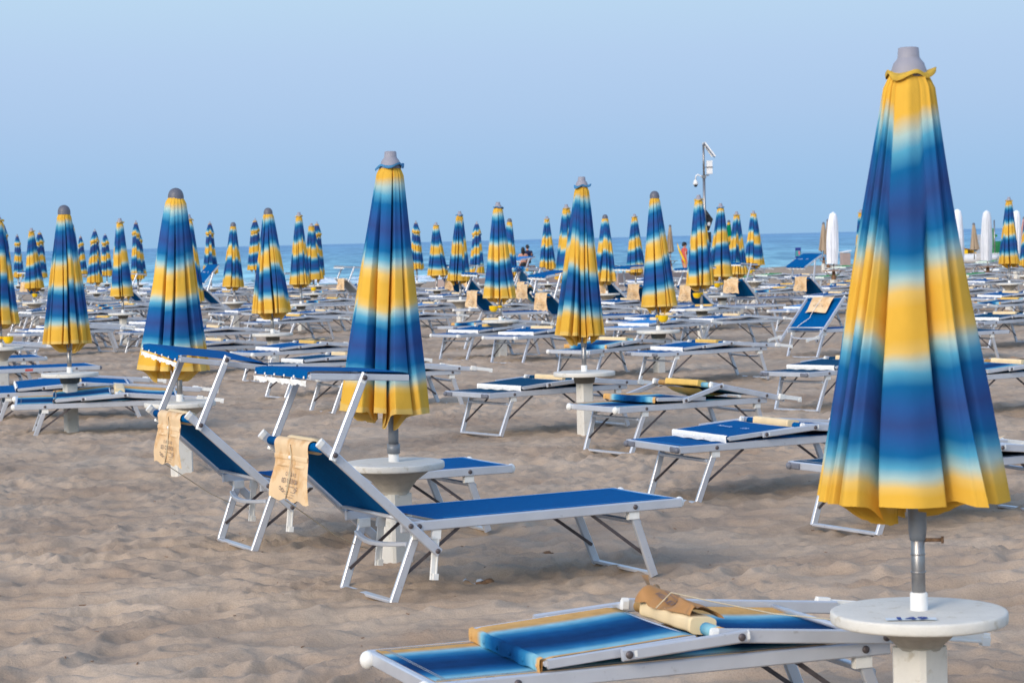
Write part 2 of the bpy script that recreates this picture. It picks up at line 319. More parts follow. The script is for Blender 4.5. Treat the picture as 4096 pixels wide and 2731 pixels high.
def build_sea():
    mb = MB(); xs = [-30000, -3000, -400, -100, 0, 100, 400, 3000, 30000]; ys = [100, 160, 300, 700, 2000, 8000, 40000]
    mb.grid([[(x, y, -.25) for x in xs] for y in ys], True)
    m = bpy.data.materials.new('sea_water'); nt = NT(m); p, o = principled(nt, .45, 0, .14)
    tc = nt.add('ShaderNodeTexCoord'); mp = nt.add('ShaderNodeMapping'); nt.link(tc.outputs['Object'], mp.inputs[0]); mp.inputs['Scale'].default_value = (.6, .10, 1)
    n = noise(nt, 1., 7, .68, vec=mp.outputs[0])
    sp = nt.add('ShaderNodeSeparateXYZ'); nt.link(tc.outputs['Object'], sp.inputs[0])
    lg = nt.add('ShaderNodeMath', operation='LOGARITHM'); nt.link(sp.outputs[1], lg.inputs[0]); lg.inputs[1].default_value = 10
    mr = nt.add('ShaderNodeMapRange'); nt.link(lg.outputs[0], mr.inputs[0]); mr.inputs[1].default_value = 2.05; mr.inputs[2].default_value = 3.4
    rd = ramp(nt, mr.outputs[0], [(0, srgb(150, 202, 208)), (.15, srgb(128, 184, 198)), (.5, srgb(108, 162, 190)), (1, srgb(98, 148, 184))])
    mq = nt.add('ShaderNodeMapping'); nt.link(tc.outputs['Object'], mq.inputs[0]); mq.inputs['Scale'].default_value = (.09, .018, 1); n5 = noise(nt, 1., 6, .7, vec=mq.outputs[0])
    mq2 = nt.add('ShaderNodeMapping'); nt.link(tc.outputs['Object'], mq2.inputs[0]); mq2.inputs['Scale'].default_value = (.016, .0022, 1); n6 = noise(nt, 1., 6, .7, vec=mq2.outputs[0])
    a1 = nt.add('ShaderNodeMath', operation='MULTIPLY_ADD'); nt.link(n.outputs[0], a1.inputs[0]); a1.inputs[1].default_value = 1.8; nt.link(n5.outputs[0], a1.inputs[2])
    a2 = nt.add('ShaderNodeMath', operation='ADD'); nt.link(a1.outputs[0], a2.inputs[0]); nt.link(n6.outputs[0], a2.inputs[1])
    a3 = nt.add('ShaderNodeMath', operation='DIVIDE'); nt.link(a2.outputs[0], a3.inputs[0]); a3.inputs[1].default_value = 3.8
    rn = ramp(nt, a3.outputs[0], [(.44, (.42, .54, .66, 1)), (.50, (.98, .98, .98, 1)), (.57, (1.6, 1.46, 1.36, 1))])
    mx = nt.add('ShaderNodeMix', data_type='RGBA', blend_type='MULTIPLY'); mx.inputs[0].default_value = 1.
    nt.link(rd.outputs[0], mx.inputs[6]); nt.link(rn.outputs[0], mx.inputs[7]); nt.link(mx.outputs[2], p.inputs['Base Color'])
    mp2 = nt.add('ShaderNodeMapping'); nt.link(tc.outputs['Object'], mp2.inputs[0]); mp2.inputs['Scale'].default_value = (.5, 1.1, 1)
    nb = noise(nt, .9, 5, .6, vec=mp2.outputs[0]); bump(nt, nb.outputs[0], p, .8, .35)
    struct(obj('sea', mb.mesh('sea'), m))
    # breaking surf: two irregular ribbons
    m = bpy.data.materials.new('sea_foam'); nt = NT(m); p, o = principled(nt, .9, 0, .1); p.inputs['Base Color'].default_value = srgb(232, 238, 242)
    tc = nt.add('ShaderNodeTexCoord'); mp = nt.add('ShaderNodeMapping'); nt.link(tc.outputs['Object'], mp.inputs[0]); mp.inputs['Scale'].default_value = (.5, .6, 1)
    n = noise(nt, 1.3, 5, .7, vec=mp.outputs[0]); r = ramp(nt, n.outputs[0], [(.44, (0, 0, 0, 1)), (.56, (1, 1, 1, 1))]); nt.link(r.outputs[0], p.inputs['Alpha'])
    mb = MB()
    for base, wd, x0, x1 in ((0, 2.2, -32, 3), (5.5, 1.2, -30, 1), (13, 1.0, -22, -2)):
        P = []
        for i in range(80):
            x = x0 + (x1 - x0) * i / 79; yc = 113.6 + max(0, x + 2) * 1.15 + base + .8 * math.sin(x * .5 + base) + .5 * math.sin(x * 1.3)
            w = wd * (.5 + .5 * math.sin(PI * i / 79)) * (.7 + .3 * math.sin(x * .9))
            P.append([(x, yc - w, -.235), (x, yc - w * .4, -.17), (x, yc + w * .2, -.12), (x, yc + w, -.235)])
        mb.grid(P)
    struct(obj('surf', mb.mesh('surf'), m))
build_sea()
def boardwalk(name, pts, w):
    mb = MB(); mb.grid([[(x - .0, y - w / 2, sand0(x, y) + .05), (x, y + w / 2, sand0(x, y) + .05)] for x, y in pts], False)
    struct(obj(name, mb.mesh(name), M['slat']))
def sand0(x, y): return float(sand_h(np.array([float(x)]), np.array([float(y)]))[0])
boardwalk('path', [(8.6 + i, 89.5 + i * .1) for i in range(20)], .9)
boardwalk('path', [(18.5 + i, 112 + i * .2) for i in range(14)], 1.2)

# ------------------------------------------------------------------ parasols and tables
def canopy_mesh(seed, kind, vs=1., nfix=None):
    """closed canopy: flat pleats separated by deep creases, hanging from the crown"""
    rg = random.Random(seed); NTt = 60; nf = nfix or rg.randint(9, 12)
    w = [rg.uniform(.35, 1.7) if vs == 1 else rg.choice([.4, .6, .9, 1.3, 2.2]) for _ in range(nf)]; tot = sum(w); ang = []; a = rg.uniform(0, 6)
    for x in w: ang.append((a, a + 2 * PI * x / tot)); a += 2 * PI * x / tot
    F_ = [dict(dep=rg.uniform(.55, 1.15), t0=rg.choice([0, 0, 0, .15, .35, .5]), ph=rg.uniform(0, 6.3), ph2=rg.uniform(0, 6.3), sh=rg.uniform(-.55, .55), e=rg.uniform(.10, .40), out=rg.choice([-.26, -.12, 0, 0, .04, .08, .12]), bul=rg.uniform(.98, 1.06), vo=rg.uniform(-.034, .034), drop=rg.uniform(-.022, .026), lean=rg.uniform(-.34, .34)) for _ in range(nf)]
    el, ea = rg.uniform(.02, .07), rg.uniform(0, PI)
    def R_(t):
        if kind == 'cover': return .085 + .03 * min(1, t * 6) + .05 * math.sin(PI * min(1, t * .75)) - (.07 * (1 - t / .04) if t < .04 else 0)
        if kind == 'vent':
            if t < .2: return .05 + .105 * t / .2
            if t < .225: return .155 - .035 * (t - .2) / .025
            return .125 + .125 * (t - .225) / .775
        return .052 + .016 * min(1, t / .03) + .185 * t ** (.88 if vs == 1 else 1.)
    SPS = 6; P = []; UV = []
    for i in range(NTt + 1):
        t = i / NTt; R = R_(t); ctl = []
        dd = {'vent': .36, 'cover': .16}.get(kind, .30 + .34 * t) * (1.22 if vs < 1 else 1)
        for k in range(nf):
            f = F_[k]; a0, a1 = ang[k]; sp = a1 - a0; g_ = F_[(k + 1) % nf]; a0 += (f['lean'] + .22 * math.sin(3.3 * t + f['ph'])) * t * .55; a1 += (g_['lean'] + .22 * math.sin(3.3 * t + g_['ph'])) * t * .55; sp = max(.08, a1 - a0)
            on = min(1, max(.12, (t - f['t0']) * 5 + .35)); cd_ = dd * f['dep'] * on
            o = 1 + f['out'] * (1.25 if vs < 1 else 1) * t * (1 + .35 * math.sin(4 * t + f['ph2']))
            tuck = f['sh'] * min(.30, sp * .45) * t
            V_ = f['vo'] * (1.9 if vs < 1 else 1.35) * abs(math.sin(PI * t)) ** .7
            ctl.append((a0 + tuck * 1.2, R * (1 - cd_ * 1.55), f['drop'], -.012)); ctl.append((a0 + tuck * .5, R * (1 - cd_ * .9), f['drop'], V_))
            e = min(.2, sp * f['e']) if vs == 1 else min(.26, sp * (.16 + f['e'] * .8))
            ctl.append((a0 + e * .5, R * o, 0, V_)); ctl.append((a0 + e, R * o * 1.02, 0, V_)); ctl.append((a0 + sp * .5, R * o * (f['bul'] + (.07 if vs < 1 else 0) + .035 * math.sin(6.5 * t + f['ph2'])), 0, V_)); ctl.append((a1 - e, R * o * 1.02, 0, V_)); ctl.append((a1 - e * .5, R * o, 0, V_))
        n = len(ctl); pts = [(r * math.cos(q), r * math.sin(q), r, d, vo) for q, r, d, vo in ctl]; row = []; ur = []
        for k in range(n):
            A, B, C_ = pts[k], pts[(k + 1) % n], pts[(k + 2) % n]
            for m in range(SPS):
                q = m / SPS; c0, c1, c2 = .5 * (1 - q) ** 2, .5 + q * (1 - q), .5 * q * q
                x, y, r, d, vo = [c0 * A[z] + c1 * B[z] + c2 * C_[z] for z in range(5)]
                x *= 1 + el * math.cos(ea) * t; y *= 1 - el * math.cos(ea) * t
                qd = min(1, max(0, .84 - r / max(R, 1e-4)) * 2.6); qd = qd * qd * (3 - 2 * qd)
                z = -t * (1 - ((.03 if vs < 1 else .048) if kind != 'cover' else 0) * (1 - qd) * t) - d * t * t
                row.append((x, y, z)); ur.append(((k + q) / n, t + vo + (.024 * math.sin(2 * PI * (k + q) / n + seed) + .012 * math.sin(4 * PI * (k + q) / n + seed * 2)) * min(1, t * 4) * min(1, (1 - t) * 8)))
        P.append(row); UV += ur
    mb = MB(); mb.grid(P, True, True); me = mb.mesh('canopy')
    uvl = me.uv_layers.new(name='UVMap'); li = np.zeros(len(me.loops), np.int32); me.loops.foreach_get('vertex_index', li)
    UVA = np.array(UV, np.float32); UVA[:, 1] = UVA[:, 1] * vs - (.022 if vs < 1 else 0); uvl.data.foreach_set('uv', UVA[li].ravel()); me['hem'] = max(math.hypot(p[0], p[1]) for p in P[-1]); return me
NV = 9
def cap_step():
    return MB().lathe([(.058, -.012), (.056, .002), (.050, .018), (.046, .03), (.036, .042), (.033, .048), (.031, .075), (.026, .078)], 24)
def cap_dome():
    return MB().lathe([(.060, -.02), (.060, 0), (.058, .02), (.050, .042), (.038, .057), (.02, .067), (.004, .070)], 24)
def cap_small():
    return MB().lathe([(.05, -.01), (.05, .0), (.03, .012), (.02, .02), (.018, .06), (.010, .065)], 20)
def ruffle(seed):
    rg = random.Random(seed); mb = MB(); P = []; a1, a2 = rg.uniform(0, 6), rg.uniform(0, 6); dr = rg.uniform(0, 6)
    for k in range(5):
        t = k / 4; P.append([((.045 + .029 * t) * (1 + .13 * t * math.sin(3 * a + a1)) * math.cos(a), (.045 + .029 * t) * (1 + .13 * t * math.sin(3 * a + a1)) * math.sin(a),
                              .004 + t * (.010 * math.sin(4 * a + a2) - .012 * max(0, math.cos(a - dr)) + .004)) for a in [2 * PI * j / 48 for j in range(48)]])
    P.append([(p[0] * .98, p[1] * .98, p[2] - .012) for p in P[-1]])
    mb.grid(P, True, True); return mb
def pole_mesh(z0, z1, r=.022): return MB().tube([(0, 0, z0), (0, 0, z1)], r, 16)
ORD = 'first second third fourth fifth sixth seventh eighth ninth tenth eleventh twelfth thirteenth fourteenth fifteenth sixteenth seventeenth eighteenth nineteenth twentieth'.split()
TABLE_Z = .545
def parasol(label, X, Y, topz, hemz, kind, seed, mat='canopy', width=.50, own=None, sway=None, rz=None, tilt=None, group='closed parasols standing in rows on the beach', pole_z=TABLE_Z):
    z0 = sand0(X, Y) * 0
    rg = random.Random(seed * 31 + 5)
    tl = tilt or (rad(rg.uniform(-.9, .9)), rad(rg.uniform(-.9, .9)))
    t = thing('beach_parasol', label, 'parasol', (X, Y, pole_z + z0), 0, group, tl)
    H = topz - pole_z; hb = hemz - pole_z; caph = {'step': .078, 'dome': .07, 'vent': .065, 'cover': .0}[kind]
    base = 'cover' if kind == 'cover' else ('vent' if kind == 'vent' else 'plain')
    v = seed % NV
    ct = H - caph; Lc = ct - hb
    key = ('canopy', base, v, own)
    cm = mesh(key, lambda: canopy_mesh(own or v * 7 + 3, base, .955 if own else 1., 12 if own else None))
    o = obj('canopy', cm, M[mat if kind != 'vent' else 'vented'], t, (0, 0, ct), (0, 0, rz if rz is not None else rg.uniform(0, 6.28)))
    o.rotation_mode = 'ZYX'; sw = sway or (rg.uniform(-1.3, 1.3), rg.uniform(-1.6, 1.6)); o.rotation_euler.x = rad(sw[0]); o.rotation_euler.y = rad(sw[1])
    wv = width * .5 / cm['hem'] if kind != 'cover' else 1.
    o.scale = (wv * rg.uniform(.97, 1.04), wv * rg.uniform(.97, 1.04), Lc)
    if kind != 'cover':
        obj('cap', mesh('cap_' + kind, {'step': cap_step, 'dome': cap_dome, 'vent': cap_small}[kind]), M['finial_dark' if kind == 'dome' else 'finial'], t, (0, 0, ct))
    if kind == 'step':
        obj('ruffle', mesh(('ruffle', v), lambda: ruffle(v)), M['ruffle_b' if v in (1, 6, 8) else 'ruffle_y'], t, (0, 0, ct), (0, 0, rg.uniform(0, 6)))
    obj('pole', mesh('pole', lambda: MB().tube([(0, 0, -.10), (0, 0, .33)], .021, 16).tube([(0, 0, .115), (0, 0, .121)], .0235, 16).tube([(0, 0, .17), (0, 0, .174)], .0232, 16)), M['steel'], t)
    obj('sleeve', mesh('sleeve_w', lambda: MB().tube([(0, 0, .045), (0, 0, .095)], .034, 18).tube([(0, 0, .095), (0, 0, .22), (0, 0, .26), (0, 0, .60)], [.027, .027, .022, .022], 16)) if seed == 1 and abs(X + .64) < .01 else mesh('sleeve', lambda: MB().tube([(0, 0, .215), (0, 0, .25), (0, 0, .60)], [.024, .028, .028], 16)), M['sleeve'], t)
    return t
M['ruffle_y'] = simple('ruffle_yellow', srgb(206, 166, 60), .85, 0, .25, 12); M['ruffle_b'] = simple('ruffle_blue', srgb(60, 120, 160), .85, 0, .45, 12)
def tabletop():
    return MB().lathe([(.05, -.038), (.255, -.038), (.262, -.037), (.266, -.034), (.268, -.029), (.268, -.008), (.2665, -.003), (.263, -.0005), (.256, 0), (.10, .0005), (.04, .001)], 72, wob=.003)
def pedestal_cone():
    return MB().lathe([(.075, -.17), (.082, -.15), (.12, -.10), (.185, -.052), (.19, -.043)], 32)
def pedestal_ring():
    return MB().lathe([(.07, -.10), (.086, -.098), (.094, -.06), (.094, -.043)], 32)
def post(w, ztop):
    mb = MB(); mb.bar((0, 0, -.75), (0, 0, ztop), w, w, up=(0, 1, 0), ch=.1); return mb
def table(label, X, Y, seed, ring=None, group='round tables under the parasols', rz=None):
    rg = random.Random(seed + 77); ring = (rg.random() < .5) if ring is None else ring
    t = thing('round_table', label, 'table', (X, Y, 0), rz if rz is not None else rad(35 + rg.uniform(-12, 12)), group)
    obj('tabletop', mesh('tabletop', tabletop), M['concrete'], t, (0, 0, TABLE_Z), (0, 0, rg.uniform(0, 6)))
    if ring:
        obj('collar', mesh('ring', pedestal_ring), M['dark_ring'], t, (0, 0, TABLE_Z)); obj('post', mesh('post_r', lambda: post(.115, TABLE_Z - .1)), M['concrete'], t)
    else:
        flatc = seed == 0
        obj('pedestal', mesh('cone', pedestal_cone), M['concrete_raw'], t, (0, 0, TABLE_Z + (-.012 if flatc else 0)), (0, 0, 0), (.88, .88, .62) if flatc else (1, 1, 1))
        obj('post', mesh('post_c' + str(flatc), lambda: post(.128 if flatc else .14, TABLE_Z - (.11 if flatc else .165))), M['concrete'], t)
    obj('pole_socket', mesh('socket', lambda: MB().lathe([(.027, 0), (.027, .05), (.023, .055)], 18)), M['plastic'], t, (0, 0, TABLE_Z + .001))
    return t
def ashtray(label, X, Y, z, rz, seed):
    t = thing('ashtray', label, 'ashtray', (X, Y, z), rz, 'yellow ashtrays clipped to parasol poles')
    P = [(.004, -.075), (.03, -.072), (.05, -.055), (.062, -.028), (.064, .005), (.066, .012), (.06, .012), (.056, -.02), (.03, -.055), (.004, -.06)]
    obj('bowl', mesh('ash_bowl', lambda: MB().lathe(P, 24)), M['yellow_plastic'], t, (.095, 0, 0))
    obj('clip', mesh('ash_clip', lambda: MB().lathe([(.026, -.016), (.032, -.016), (.032, .016), (.026, .016)], 20).box((.032, 0, 0), (.03, .03, .02))), M['yellow_plastic'], t)

# ------------------------------------------------------------------ sun loungers
HW, LW, ZS = .325, .28, .383        # half width of frame, of legs, seat height
def m_rails():
    mb = MB()
    for s in (-1, 1): mb.bar((-.69, s * (HW - .012), ZS - .024), (.875, s * (HW - .012), ZS - .024), .024, .047)
    mb.bar((.863, -HW + .025, ZS - .024), (.863, HW - .025, ZS - .024), .024, .044); mb.bar((-.5, -HW + .025, ZS - .03), (-.5, HW - .025, ZS - .03), .02, .03)
    return mb
def m_sling(x0, x1, hw, sag, top, nx=16, ny=10, hem=True):
    mb = MB(); P = []
    for i in range(nx + 1):
        x = x0 + (x1 - x0) * i / nx; row = []
        for j in range(ny + 1):
            y = -hw + 2 * hw * j / ny; row.append((x, y, top - sag * (1 - (2 * j / ny - 1) ** 2) * (.4 + .6 * math.sin(PI * i / nx))))
        P.append(row)
    mb.grid(P, True)
    return mb
def m_hem(x0, x1, hw, z):
    mb = MB()
    for s in (-1, 1):
        for d in (.022, .03): mb.bar((x0, s * (hw - d), z), (x1, s * (hw - d), z), .0016, .0012, ch=0)
    for d in (.022, .03): mb.bar((x1 - d, -hw + .02, z), (x1 - d, hw - .02, z), .0016, .0012, ch=0)
    return mb
def m_leg(sx, s): return MB().bar((sx * .60, s * (LW + .018), ZS - .05), (sx * .727, s * LW, 0), .022, .042, up=(1, 0, 0))
def m_gbar(sx): return MB().bar((sx * .727, -LW + .01, .008), (sx * .727, LW - .01, .008), .04, .016)
def m_xbar(sx):
    mb = MB(); n = 8
    pts = [(sx * (.645 + (.05 * math.sin(PI * i / n) if sx < 0 else 0)), -LW + 2 * LW * i / n, .275 - (.018 * math.sin(PI * i / n) if sx < 0 else .0)) for i in range(n + 1)]
    for a, b in zip(pts, pts[1:]): mb.bar(a, b, .03, .02)
    return mb
def m_brace(sx, s): return MB().bar((sx * .695, s * (LW - .012), .10), (sx * .37, s * (LW + .005), ZS - .05), .006, .016)
def m_hinge(sx, s): return MB().box((sx * .60, s * (LW + .018), ZS - .065), (.06, .03, .045))
def m_footcap_round(): return MB().ball((0, 0, 0), .026, 14, 10, (1.0, .9, 1.15)).bar((-.02, 0, 0), (0, 0, 0), .03, .04)
def m_footcap_grey():
    return MB().ball((.014, 0, 0), .02, 14, 10, (1, 1, 1.05)).bar((.006, 0, 0), (.006, .085, 0), .014, .034, ch=.4)
BP = (-.66, .368)                    # backrest pivot
def m_brails():
    mb = MB()
    for s in (-1, 1): mb.bar((-.205, s * .345, 0), (.60, s * .345, 0), .022, .044)
    mb.tube([(.57, -.335, 0), (.57, .335, 0)], .013, 10); mb.tube([(.05, -.335, 0), (.05, .335, 0)], .010, 10)
    return mb
def m_bcap(s): return MB().bar((.60, s * .345, 0), (.622, s * .345, 0), .026, .048, ch=.4)
def m_bsling():
    mb = m_sling(.02, .585, .32, .03, .0, 12, 10); mb.tube([(.57, -.318, 0), (.57, .318, 0)], .021, 12); return mb
def m_bracket(s): 
    mb = MB(); mb.bar((0, 0, 0), (.25, 0, .0), .012, .034, ch=.2).bar((.02, 0, .012), (.25, 0, .012), .02, .008); mb.box((.03, 0, 0), (.05, .022, .045)); mb.box((.235, 0, .01), (.03, .022, .03)); return mb
def m_arm(s): return MB().bar((-.02, 0, 0), (.405, 0, 0), .02, .038, ch=.25)
def m_armcap(): return MB().bar((-.028, 0, 0), (-.018, 0, 0), .022, .036, ch=.4)
def m_bolt(): return MB().lathe([(.0125, 0), (.0125, .004), (.009, .008), (.002, .009)], 14)
def m_shade_frame():
    mb = MB()
    for s in (-1, 1): mb.bar((-.25, s * .322, 0), (.25, s * .322, 0), .016, .03)
    for x in (-.25, .25): mb.tube([(x, -.315, 0), (x, .315, 0)], .010, 8)
    return mb
def m_shade_sling(sag, flip=1):
    mb = MB(); P = []; nx, ny = 14, 12
    for i in range(nx + 1):
        t = i / nx; row = []
        for j in range(ny + 1):
            u = 2 * j / ny - 1; x = -.262 + .524 * t
            row.append((x, .314 * u, ((.016 if flip > 0 else .026 + .006 * (1 - u * u)) - sag * (1 - u * u) * (.35 + .65 * math.sin(PI * t)) - (.006 if i in (0, nx) else 0)) * flip))
        P.append(row)
    first = [(p[0] - .003, p[1], p[2] - .026 * flip) for p in P[0]]; last = [(p[0] + .004, p[1], p[2] - .034 * flip) for p in P[-1]]
    mb.grid([first] + P + [last], True); return mb
def m_fringe(wide):
    mb = MB(); n = 40; P = []
    for k in range(4):
        P.append([(.269 + .003 * math.sin(k + j * .7), -.318 + .636 * j / n, .020 + k * .008 + (.004 * math.sin(j * .8) + .003 * math.sin(j * 1.9) if k == 3 else 0)) for j in range(n + 1)])
    mb.grid(P, True)
    for j in range(6): mb.ball((.270, -.29 + .58 * j / 5, .006), .007, 8, 6, (.6, 1, 1))
    return mb
def m_fringe_fold():
    mb = MB(); n = 30; P = []
    for k, (dx, dz) in enumerate(((.258, .020), (.270, .016), (.273, -.002), (.272, -.024))):
        P.append([(dx + .002 * math.sin(j * .9), -.318 + .636 * j / n, dz + (.003 * math.sin(j * .8) if k == 3 else 0)) for j in range(n + 1)])
    mb.grid(P, True)
    for j in range(6): mb.ball((.274, -.29 + .58 * j / 5, -.006), .0075, 8, 6, (.5, 1, 1))
    return mb
# bag that hangs over the head bar: flap surface in lounger space
def flap(y, d, op=1., seed=0):
    """y across, d metres down from the bar"""
    wv = .007 * math.sin(3.1 * y / .2 + 1.2 + seed) * min(1, d * 6) + .006 * math.sin(d * 22 + seed)
    edge = .028 * max(0, abs(y) / .21 - .6) ** 1.5 * min(1, d * 5) * (1 if y > 0 else -1)
    return (-1.108 + wv * min(1, d * 25) - edge - .05 * (d - .05) * (1 if d > .05 else 0), y * (1 + .12 * max(0, d - .10) / .16 - .05 * math.sin(min(1, d / .2) * PI)) , .752 - d)
def m_flap(seed):
    mb = MB(); P = []; n, m = 20, 16
    for k in range(9): # over the bar, front to back
        a = -.5 + (PI + .5) * k / 8; P.append([(-1.077 + .030 * math.cos(a), -.2 + .4 * q / m, .757 + .028 * math.sin(a)) for q in range(m + 1)])
    for i in range(n + 1):
        d = .262 * i / n; P.append([flap(-.2 + .4 * j / m, d + (.008 * math.sin(j * 1.1 + seed) if i == n else 0), 1, seed) for j in range(m + 1)])
    mb.grid(P, True)
    return mb
def m_flap_fold(seed):
    mb = MB(); # slit pocket lip and seam
    for y0, y1 in ((-.16, -.02), (.03, .17)):
        P = []
        for k, (d, ox) in enumerate(((.088, .002), (.094, .013), (.103, .004))):
            P.append([tuple(np.array(flap(y0 + (y1 - y0) * j / 8, d, 1, seed)) - np.array((ox * math.sin(PI * j / 8) + .0015, 0, 0))) for j in range(9)])
        mb.grid(P, True)
    P = [[tuple(np.array(flap(-.2 + .4 * j / 16, d, 1, seed)) - np.array((o, 0, 0))) for j in range(17)] for d, o in ((.045, .002), (.05, .006), (.068, .004))]
    mb.grid(P, True); return mb
def m_print(seed):
    mb = MB(); fn = lambda x, y: tuple(np.array(flap(x, .185 - y, 1, seed)) - np.array((.004, 0, 0)))
    add_text(mb, 'B A G N O', .026, fn, 0, .048, 1.1); add_text(mb, 'NOVELLO 120', .033, fn, 0, .016, .92); add_text(mb, 'stabilimento balneare', .012, fn, 0, -.008)
    for x0, x1, y in ((-.07, -.005, -.034), (.02, .085, -.036), (-.05, -.01, -.047), (.02, .06, -.047), (-.03, .04, -.06)): add_line(mb, [(x0, y), (x1, y)], .0022, fn)
    for ox, oy, f in ((-.075, -.02, 1), (.09, -.03, -1)):
        add_line(mb, [(ox - .022 * f, oy + .012), (ox - .008 * f, oy + .016), (ox, oy), (ox + .01 * f, oy + .01), (ox + .026 * f, oy - .006)], .0032, fn)
        add_line(mb, [(ox - .02 * f, oy + .004), (ox + .02 * f, oy - .012)], .0028, fn)
    return mb
def m_pillow():  # cushion roll on the front of the head bar, lounger space (open)
    mb = MB(); P = []; n = 18
    for i in range(9):
        y = -.185 + .37 * i / 8; k = .55 if i in (0, 8) else 1.
        P.append([(-1.035 + .055 * k * (abs(math.cos(a)) ** .7) * math.copysign(1, math.cos(a)) * .7 + .020 * math.sin(a), y, .752 + .034 * k * (abs(math.sin(a)) ** .8) * math.copysign(1, math.sin(a)) - .020 * math.cos(a)) for a in [2 * PI * q / n for q in range(n)]])
    b = len(mb.v); mb.grid(P, True, True); mb.f.append(tuple(range(n))); mb.f.append(tuple(8 * n + q for q in range(n))); mb.sm += [False] * 2; return mb
def m_roll(): # folded: roll round the head bar, backrest space
    mb = MB(); P = []; n = 28
    for i in range(13):
        y = -.20 + .40 * i / 12; w = .004 * math.sin(i * 1.7)
        P.append([(.575 + .046 * (abs(math.cos(a)) ** .42) * math.copysign(1, math.cos(a)) + w, y, .008 + .027 * (abs(math.sin(a)) ** .42) * math.copysign(1, math.sin(a))) for a in [2 * PI * q / n for q in range(n)]])
    mb.grid(P, True, True); mb.f.append(tuple(range(n))); mb.f.append(tuple(12 * n + q for q in range(n))); mb.sm += [False] * 2; return mb
def m_flat_flap(seed): # folded: bag lying on the back of the sling
    rg = random.Random(seed); mb = MB(); P = []; a, b, h = rg.uniform(0, 6), rg.uniform(2, 4), rg.uniform(.02, .05)
    for i in range(13):
        t = i / 12; x = .54 - .24 * t
        P.append([(x + .01 * math.sin(j * .8 + a), -.2 + .4 * j / 14 + .01 * math.sin(t * 5 + a), .042 - .012 * t + h * (abs(math.sin(t * b + a + j * .25)) ** 1.5) * (t ** .8) * (.35 + .65 * abs(j / 7 - 1))) for j in range(15)])
    mb.grid(P, True); return mb
def crum(t, u):
    """height field of the crumpled bag: t along the lounger, u across"""
    a = np.array([u * 3.1 + .3]); b = np.array([t * 1.7 + 4.2]); n1 = float(vnoise(a, b, 71)[0]); n2 = float(vnoise(a * 3.1, b * 2.7, 72)[0])
    lobe = math.sin(PI * min(1, max(0, t))) ** .6 * (.35 + .65 * abs(math.cos(PI * (u * 1.05 + .02))) ** .9)
    return .032 + .042 * lobe * (.55 + .9 * (1 - abs(2 * n1 - 1))) + .016 * (n2 - .5)
def cpos(t, u):
    w = .022 * math.sin(u * 9 + 1) + .016 * math.sin(u * 21)
    return (.625 - .135 * t + w * (.4 + t) + .012 * math.sin(t * 6 + u * 5), -.235 + .40 * u + .018 * math.sin(t * 5 + 1) + .01 * math.sin(u * 17), crum(t, u))
def m_crumple(): # the foreground bag, crumpled over its cushion roll
    mb = MB(); mb.grid([[cpos(i / 22, j / 40) for j in range(41)] for i in range(23)], True)
    # curled pale tip
    mb.grid([[(.575 - .02 * t + .012 * k, -.22 - .10 * t, .06 + .045 * t + (.02 - .02 * t) * k) for k in (-1, 0, 1)] for t in (0, .3, .6, .85, 1)], True)
    return mb
def m_crumple_print():
    mb = MB()
    def fn(x, y):
        p = cpos(min(1, max(0, .5 - y / .2)), min(1, max(0, .46 + x / .40))); return (p[0] + .002, p[1], p[2] + .003)
    add_text(mb, 'NOVELLO 120', .03, fn, 0, .05, .95)
    for y in (0, -.02, .02): add_line(mb, [(-.09, y), (-.07, y), (-.05, y), (-.03, y), (-.01, y)], .003, fn)
    return mb
def m_shade_text():
    mb = MB(); add_text(mb, 'Novello', .05, lambda x, y: (-.02 - y, x * 1.0 - .02, -.0), -.10, 0); add_text(mb, '120', .05, lambda x, y: (-.02 - y, x, -.0), .10, 0); return mb

